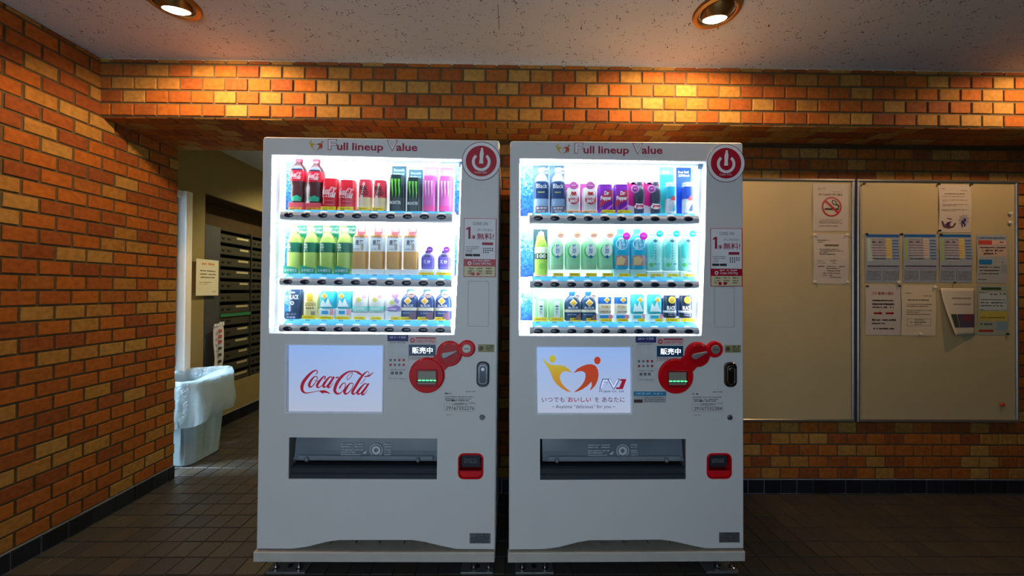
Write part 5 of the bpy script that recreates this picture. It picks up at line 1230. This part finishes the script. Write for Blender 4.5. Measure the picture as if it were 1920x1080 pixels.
# curling leaflet: hangs from its top corners, the left edge rolled forward and across
b = B(); n, m_ = 14, 14; a0 = wx(1762, 628); tl, trr = wx(1762, 540), wx(1826, 541)
Wd, Hg = trr.x - tl.x, tl.z - a0.z
vs_ = []
for j in range(n + 1):
    v = j / n
    for i in range(m_ + 1):
        u = i / m_; curl = v ** 1.3
        x = Wd * (u * (1 - .20 * curl) + .20 * curl); y = -.010 - .040 * curl * (1 - u) ** 1.2 - .008 * math.sin(math.pi * u) * (1 - v)
        vs_.append((x, y + .006, -Hg * v))
fs_ = [(j * (m_ + 1) + i, (j + 1) * (m_ + 1) + i, (j + 1) * (m_ + 1) + i + 1, j * (m_ + 1) + i + 1) for j in range(n) for i in range(m_)]
lf = obj('curled_leaflet', b.add(vs_, fs_), mat('leaflet_paper', 'c6bda8', .5, var=.02), loc=(tl.x, BFY - .001, tl.z), smooth=True)
tag(lf, 'white leaflet with a photograph, curling away from the notice board', 'paper', 'papers on the notice boards')
sm = lf.modifiers.new('thickness', 'SOLIDIFY'); sm.thickness = .0006
def leaf_patch(u0, u1, v0, v1, col, nm):
    b = B(); k = 6; vs_ = []
    for j in range(k + 1):
        v = v0 + (v1 - v0) * j / k
        for i in range(k + 1):
            u = u0 + (u1 - u0) * i / k; curl = v ** 1.3
            vs_.append((Wd * (u * (1 - .20 * curl) + .20 * curl), -.010 - .040 * curl * (1 - u) ** 1.2 - .008 * math.sin(math.pi * u) * (1 - v) + .0048, -Hg * v))
    obj(nm, b.add(vs_, [(j * (k + 1) + i, (j + 1) * (k + 1) + i, (j + 1) * (k + 1) + i + 1, j * (k + 1) + i + 1) for j in range(k) for i in range(k)]), INK(col), lf)
leaf_patch(.10, .30, .55, .83, '3c4438', 'photograph'); leaf_patch(.32, .97, .55, .83, '4a4454', 'photograph'); leaf_patch(.55, .9, .56, .70, '7c2c40', 'photograph_detail')
leaf_patch(.25, .85, .20, .225, '8c8070', 'small_print'); leaf_patch(.25, .85, .33, .35, '8c8070', 'small_print')
# magnets
def magnet(x, y, col, r, label):
    p = on_plane(x, y, 1, BFY - .004)
    o = obj('magnet', B().puck(0, 0, r, -.009, .0, 20, .002), mat('magnet_' + col, col, .35), loc=(p.x, BFY - .0045, p.z)); tag(o, label, 'magnet', 'magnets on the notice boards')
for x, y, c, r, lb in ((1619, 345, '1c1814', .006, 'black magnet alone at the top of the map covered board'),
    (1759, 345.5, '1c1814', .006, 'black magnet at the left top corner of the bowl drawing notice'), (1820, 346, '1c1814', .006, 'black magnet at the right top corner of the bowl drawing notice'),
    (1760.5, 432.5, '1c1814', .006, 'black magnet at the lower corner of the bowl drawing notice'),
    (1624, 439, '1c241c', .006, 'black magnet on the map poster above the red arrow notice'), (1689, 439.5, '1c1814', .007, 'black magnet between two route map posters'), (1763, 440, '1c1814', .006, 'black magnet on the map poster below the bowl drawing'),
    (1788.5, 530, '1c1814', .005, 'black magnet below a route map poster, above the curling leaflet'), (1625, 536.5, '241a14', .006, 'dark magnet at the left top corner of the red arrow notice'), (1685.5, 536, '1c1814', .006, 'dark magnet at the right top corner of the red arrow notice'),
    (1888, 626, '14181a', .006, 'black magnet at the foot of the pale green flyer'), (1878, 758.5, 'b8452a', .012, 'orange red magnet alone near the bottom corner of the board'),
    (1893, 400, 'cfcac0', .009, 'upper white magnet on the frame of the map covered board'), (1893, 417, 'cfcac0', .009, 'lower white magnet on the frame of the map covered board'),
    (1684, 529, 'cfc6b4', .008, 'white magnet at the foot of the first route map poster'), (1725, 626, 'cfc6b4', .007, 'white magnet at the foot of the faint text notice'), (1752, 538, 'cfc6b4', .008, 'white magnet at the top of the faint text notice'),
    (1588, 440.5, 'cfc6b4', .007, 'white magnet at the top right corner of the small text paper'), (1527, 440.5, 'cfc6b4', .007, 'white magnet at the top left corner of the small text paper'),
    (1588, 528.5, 'cfc6b4', .007, 'white magnet at the lower right corner of the small text paper'), (1527, 528.5, 'cfc6b4', .007, 'white magnet at the lower left corner of the small text paper')):
    magnet(x, y, c, r, lb)

# ------------------------------------------------------------------ mailboxes in the passage
STL = mat('mailbox_steel', '4e504e', .4, .6, var=.08, vscale=12); MBD = mat('mailbox_door', '55564e', .38, .5, var=.06, vscale=10); SLOT = mat('slot_dark', '15171a', .6)
mb = empty('mailbox_unit', (XC - .02, 2.80, .36)); tag(mb, 'steel mailbox unit of stacked boxes set into the passage wall', 'mailbox')
obj('side_panel', B().box(-.02, .022, .0, .147, .0, 1.36), mat('panel_steel', '5c6068', .4, .5, var=.06, vscale=6), mb)
MZ0, MH, NR = .0, 1.345, 13
mcol = [(.150, .510), (.512, .872), (.874, 1.234)]
fr = B().box(-.22, -.2, .147, 1.25, 0, 1.36)
obj('case_back', fr, SLOT, mb)
dz = MH / NR; dmesh = {}
for c0, c1 in [(.147, .152), (.508, .514), (.870, .876), (1.232, 1.25)]: obj('upright', B().box(-.2, .018, c0 - .003, c1 + .003, 0, 1.36), STL, mb)
for k in range(NR + 1): obj('shelf', B().box(-.2, .012, .15, 1.234, k * dz - .002, k * dz + .003), STL, mb)
for ci, (c0, c1) in enumerate(mcol):
    for k in range(NR):
        z0, z1 = k * dz + .004, (k + 1) * dz - .032
        dd = obj('mailbox_door', B().box(-.006, .008, c0 + .006, c1 - .006, z0, z1), MBD, mb)
        obj('lock', B().add([(.008 + z * .008, c0 + .045 + a, (z0 + z1) / 2 + b_) for a, b_, z in B().lathe([(.012, 0), (.012, .8), (.008, 1.)], 12).v], B().lathe([(.012, 0), (.012, .8), (.008, 1.)], 12).f), SLOT, dd)
        obj('handle', B().box(.008, .014, c0 + .09, c0 + .125, (z0 + z1) / 2 - .009, (z0 + z1) / 2 + .006), SLOT, dd)
        if ci < 2 and k not in (5, 7): obj('name_plate', B().box(.008, .0095, c0 + .19 + .02 * (k % 3), c1 - .03, z1 - .026, z1 - .008), mat('name_plate', 'b8b090', .5), dd)
o = obj('flyer_in_slot', B().box(-.1, .02, .165, .505, 5 * dz + .074, 5 * dz + .100), mat('green_flyer', '2f7a58', .5), None, loc=(XC - .02, 2.80, .36)); o.name = 'green_envelope'
tag(o, 'green envelope lying in a mailbox slot', 'envelope')

# paper sign on the pillar, narrow banner on a stick
def side_sheet(name, label, y0, y1, z0, z1, x, cat):
    o = obj(name, B().box(0, .002, 0, y1 - y0, 0, z1 - z0), mat('sign_paper', 'd8d6c4', .6, var=.02), loc=(x, y0, z0)); return tag(o, label, cat)
sg = side_sheet('paper_sign', 'white paper sign with orange heading on the passage wall', 2.699, 2.905, 1.140, 1.432, XC + .024, 'sign')
def side_marks(par, rows, col, nm, x=.0024):
    b = B()
    for y0, y1, z0, z1 in rows: b.v, b.f = b.v, b.f; d_ = dashes(B(), y0, y1, z0, z1, 0); b.add([(x, p[0], p[2]) for p in d_.v], d_.f)
    obj(nm, b, INK(col), par)['kind'] = 'stuff'
side_marks(sg, [(.05, .165, .245, .268)], 'd08a50', 'heading'); side_marks(sg, [(.035, .18, .195, .205), (.035, .18, .168, .178), (.04, .17, .142, .152), (.03, .14, .105, .110), (.03, .10, .09, .094), (.15, .185, .03, .036)], '4a4c40', 'body_text')
bn = empty('paper_banner', (XC + .045, 2.885, 0)); tag(bn, 'narrow white paper banner on a thin stick behind the bin', 'banner')
obj('stick', B().tube((0, 0, 0), (0, 0, .90), .0035, 8), mat('stick_white', 'c8c8c4', .5), bn)
b = B(); n = 12; vs_ = []
for j in range(n + 1):
    z = .525 + .36 * j / n
    for i in range(5):
        y = -.048 + .096 * i / 4; vs_.append((.006 + .008 * math.sin(i * 1.3 + j * .4), y + .004 * math.sin(j * .7), z + .01 * (i / 4) * (j == 0)))
pbn = obj('paper_strip', b.add(vs_, [(j * 5 + i, j * 5 + i + 1, (j + 1) * 5 + i + 1, (j + 1) * 5 + i) for j in range(n) for i in range(4)]), mat('banner_paper', 'cfd2da', .6), bn, smooth=True)
for j, (zz, c) in enumerate(((.845, 'b85a5a'), (.80, 'b85a5a'), (.755, 'b04848'), (.70, '4a4450'), (.645, '4a4450'), (.59, '3a3440'))):
    obj('banner_mark', B().box(.0145, .016, -.014, .020, zz - .014, zz + .010), INK(c), bn)
for yy in (-.045, -.02, .005, .03): obj('bow', B().box(.004, .012, yy, yy + .018, .885, .905 + .012 * (yy > 0)), mat('bow_white', 'dfe2e6', .5), bn)

# ------------------------------------------------------------------ bin and its bag
def rring(x0, x1, y0, y1, r, n=64):
    """points evenly round a rounded rectangle"""
    base = rrect(x0, x1, y0, y1, r, 6); out = []
    per = [(Vector(base[i]) - Vector(base[(i + 1) % len(base)])).length for i in range(len(base))]; tot = sum(per)
    acc = 0; i = 0
    for k in range(n):
        t = tot * k / n
        while acc + per[i] < t: acc += per[i]; i += 1
        f = (t - acc) / per[i]; out.append(tuple(Vector(base[i]).lerp(Vector(base[(i + 1) % len(base)]), f)))
    return out
BX, BY = -2.275, 2.448
binr = empty('trash_bin', (BX, BY, 0)); tag(binr, 'pale blue grey ribbed plastic bin in the passage opening', 'bin')
hw0, hd0, hw1, hd1, BH = .150, .132, .180, .168, .57
b = B(); vs_ = []; fs_ = []; n = 96; rows_ = [0, .01, .10, .25, .40, .52, .545, .57]
for z in rows_:
    t = z / BH; w_, d_ = hw0 + (hw1 - hw0) * t, hd0 + (hd1 - hd0) * t
    pts = rring(-w_, w_, -d_, d_, .045, n)
    for k, (x, y) in enumerate(pts):
        rib = .004 * (1 if (k // 6) % 2 else -1) if .01 < z < .53 else (.010 if z > .53 else 0)
        L_ = math.hypot(x, y); vs_.append((x * (1 + rib / L_), y * (1 + rib / L_), z))
for j in range(len(rows_) - 1):
    for k in range(n): q = (k + 1) % n; fs_.append((j * n + k, j * n + q, (j + 1) * n + q, (j + 1) * n + k))
fs_.append(tuple(range(n))[::-1])
bo = obj('body', b.add(vs_, fs_), mat('bin_plastic', '9db4be', .4, var=.03), binr, smooth=True)
sd = bo.modifiers.new('wall', 'SOLIDIFY'); sd.thickness = .004; sd.offset = -1
b = B(); vs_ = []
for w_, z in ((hw0 + .003, 0), (hw0 + .003, .012)): vs_ += [(x, y, z) for x, y in rring(-w_, w_, -(w_ - hw0 + hd0), w_ - hw0 + hd0, .045, 48)]
obj('foot_rim', b.add(vs_, [(k, (k + 1) % 48, 48 + (k + 1) % 48, 48 + k) for k in range(48)]), mat('bin_foot', '3c464c', .5), binr)
bagm = bpy.data.materials.new('thin_plastic_bag'); bagm.use_nodes = True; nt = bagm.node_tree; N = nt.nodes; Lk = nt.links
pb = N['Principled BSDF']; pb.inputs['Base Color'].default_value = rgb('d6e6f0'); pb.inputs['Roughness'].default_value = .22; pb.inputs['Specular IOR Level'].default_value = .7
tl_ = N.new('ShaderNodeBsdfTranslucent'); tl_.inputs[0].default_value = rgb('d6e8f2'); tp_ = N.new('ShaderNodeBsdfTransparent')
nz = N.new('ShaderNodeTexNoise'); nz.inputs['Scale'].default_value = 26; nz.inputs['Detail'].default_value = 4; nz.inputs['Distortion'].default_value = 2.
tc = N.new('ShaderNodeTexCoord'); Lk.new(tc.outputs['Object'], nz.inputs['Vector']); bp = N.new('ShaderNodeBump'); bp.inputs['Strength'].default_value = 1.; bp.inputs['Distance'].default_value = .010
Lk.new(nz.outputs['Fac'], bp.inputs['Height']); Lk.new(bp.outputs['Normal'], pb.inputs['Normal'])
x1_ = N.new('ShaderNodeMixShader'); x1_.inputs[0].default_value = .6; Lk.new(pb.outputs[0], x1_.inputs[1]); Lk.new(tl_.outputs[0], x1_.inputs[2])
x2_ = N.new('ShaderNodeMixShader'); x2_.inputs[0].default_value = .22; Lk.new(x1_.outputs[0], x2_.inputs[1]); Lk.new(tp_.outputs[0], x2_.inputs[2])
Lk.new(x2_.outputs[0], N['Material Output'].inputs[0])
b = B(); vs_ = []; fs_ = []; n = 160
levels = [(-.030, .30), (-.022, .44), (-.014, .54), (-.006, .578), (.006, .590), (.016, .582), (.024, .55), (.030, .50), (.034, .45), (.037, .40), (.038, .35), (.034, .315), (.030, .300)]
for li_, (off, z) in enumerate(levels):
    w_, d_ = hw1 + off, hd1 + off
    for k, (x, y) in enumerate(rring(-w_, w_, -d_, d_, .06, n)):
        a = math.atan2(y, x); L_ = math.hypot(x, y)
        fold = noise.noise(Vector((math.cos(a) * 3.2, math.sin(a) * 3.2, z * 4))) * .030 + noise.noise(Vector((math.cos(a) * 9, math.sin(a) * 9, z * 9))) * .016
        k_ = .35 if li_ < 5 else min(1., .4 + (li_ - 5) * .14)
        dz_ = .030 * noise.noise(Vector((math.cos(a) * 1.6, math.sin(a) * 1.6, 5.))) + .012 * math.sin(a * 2 + .6)
        rr = fold * k_
        if li_ < 5: rr = min(rr, .004)
        else: rr = max(rr, -.006)
        vs_.append((x * (1 + rr / L_), y * (1 + rr / L_), z + dz_ * (.5 if 2 < li_ < 8 else 1.0 if li_ >= 8 else 0) + (.018 * max(0, math.cos(a - .9)) if 2 < li_ < 7 else 0)))
for j in range(len(levels) - 1):
    for k in range(n): q = (k + 1) % n; fs_.append((j * n + k, j * n + q, (j + 1) * n + q, (j + 1) * n + k))
bg = obj('plastic_bag', b.add(vs_, fs_), bagm, loc=(BX, BY, 0), smooth=True)
tag(bg, 'translucent white plastic bag lining and draped over the bin', 'bag')
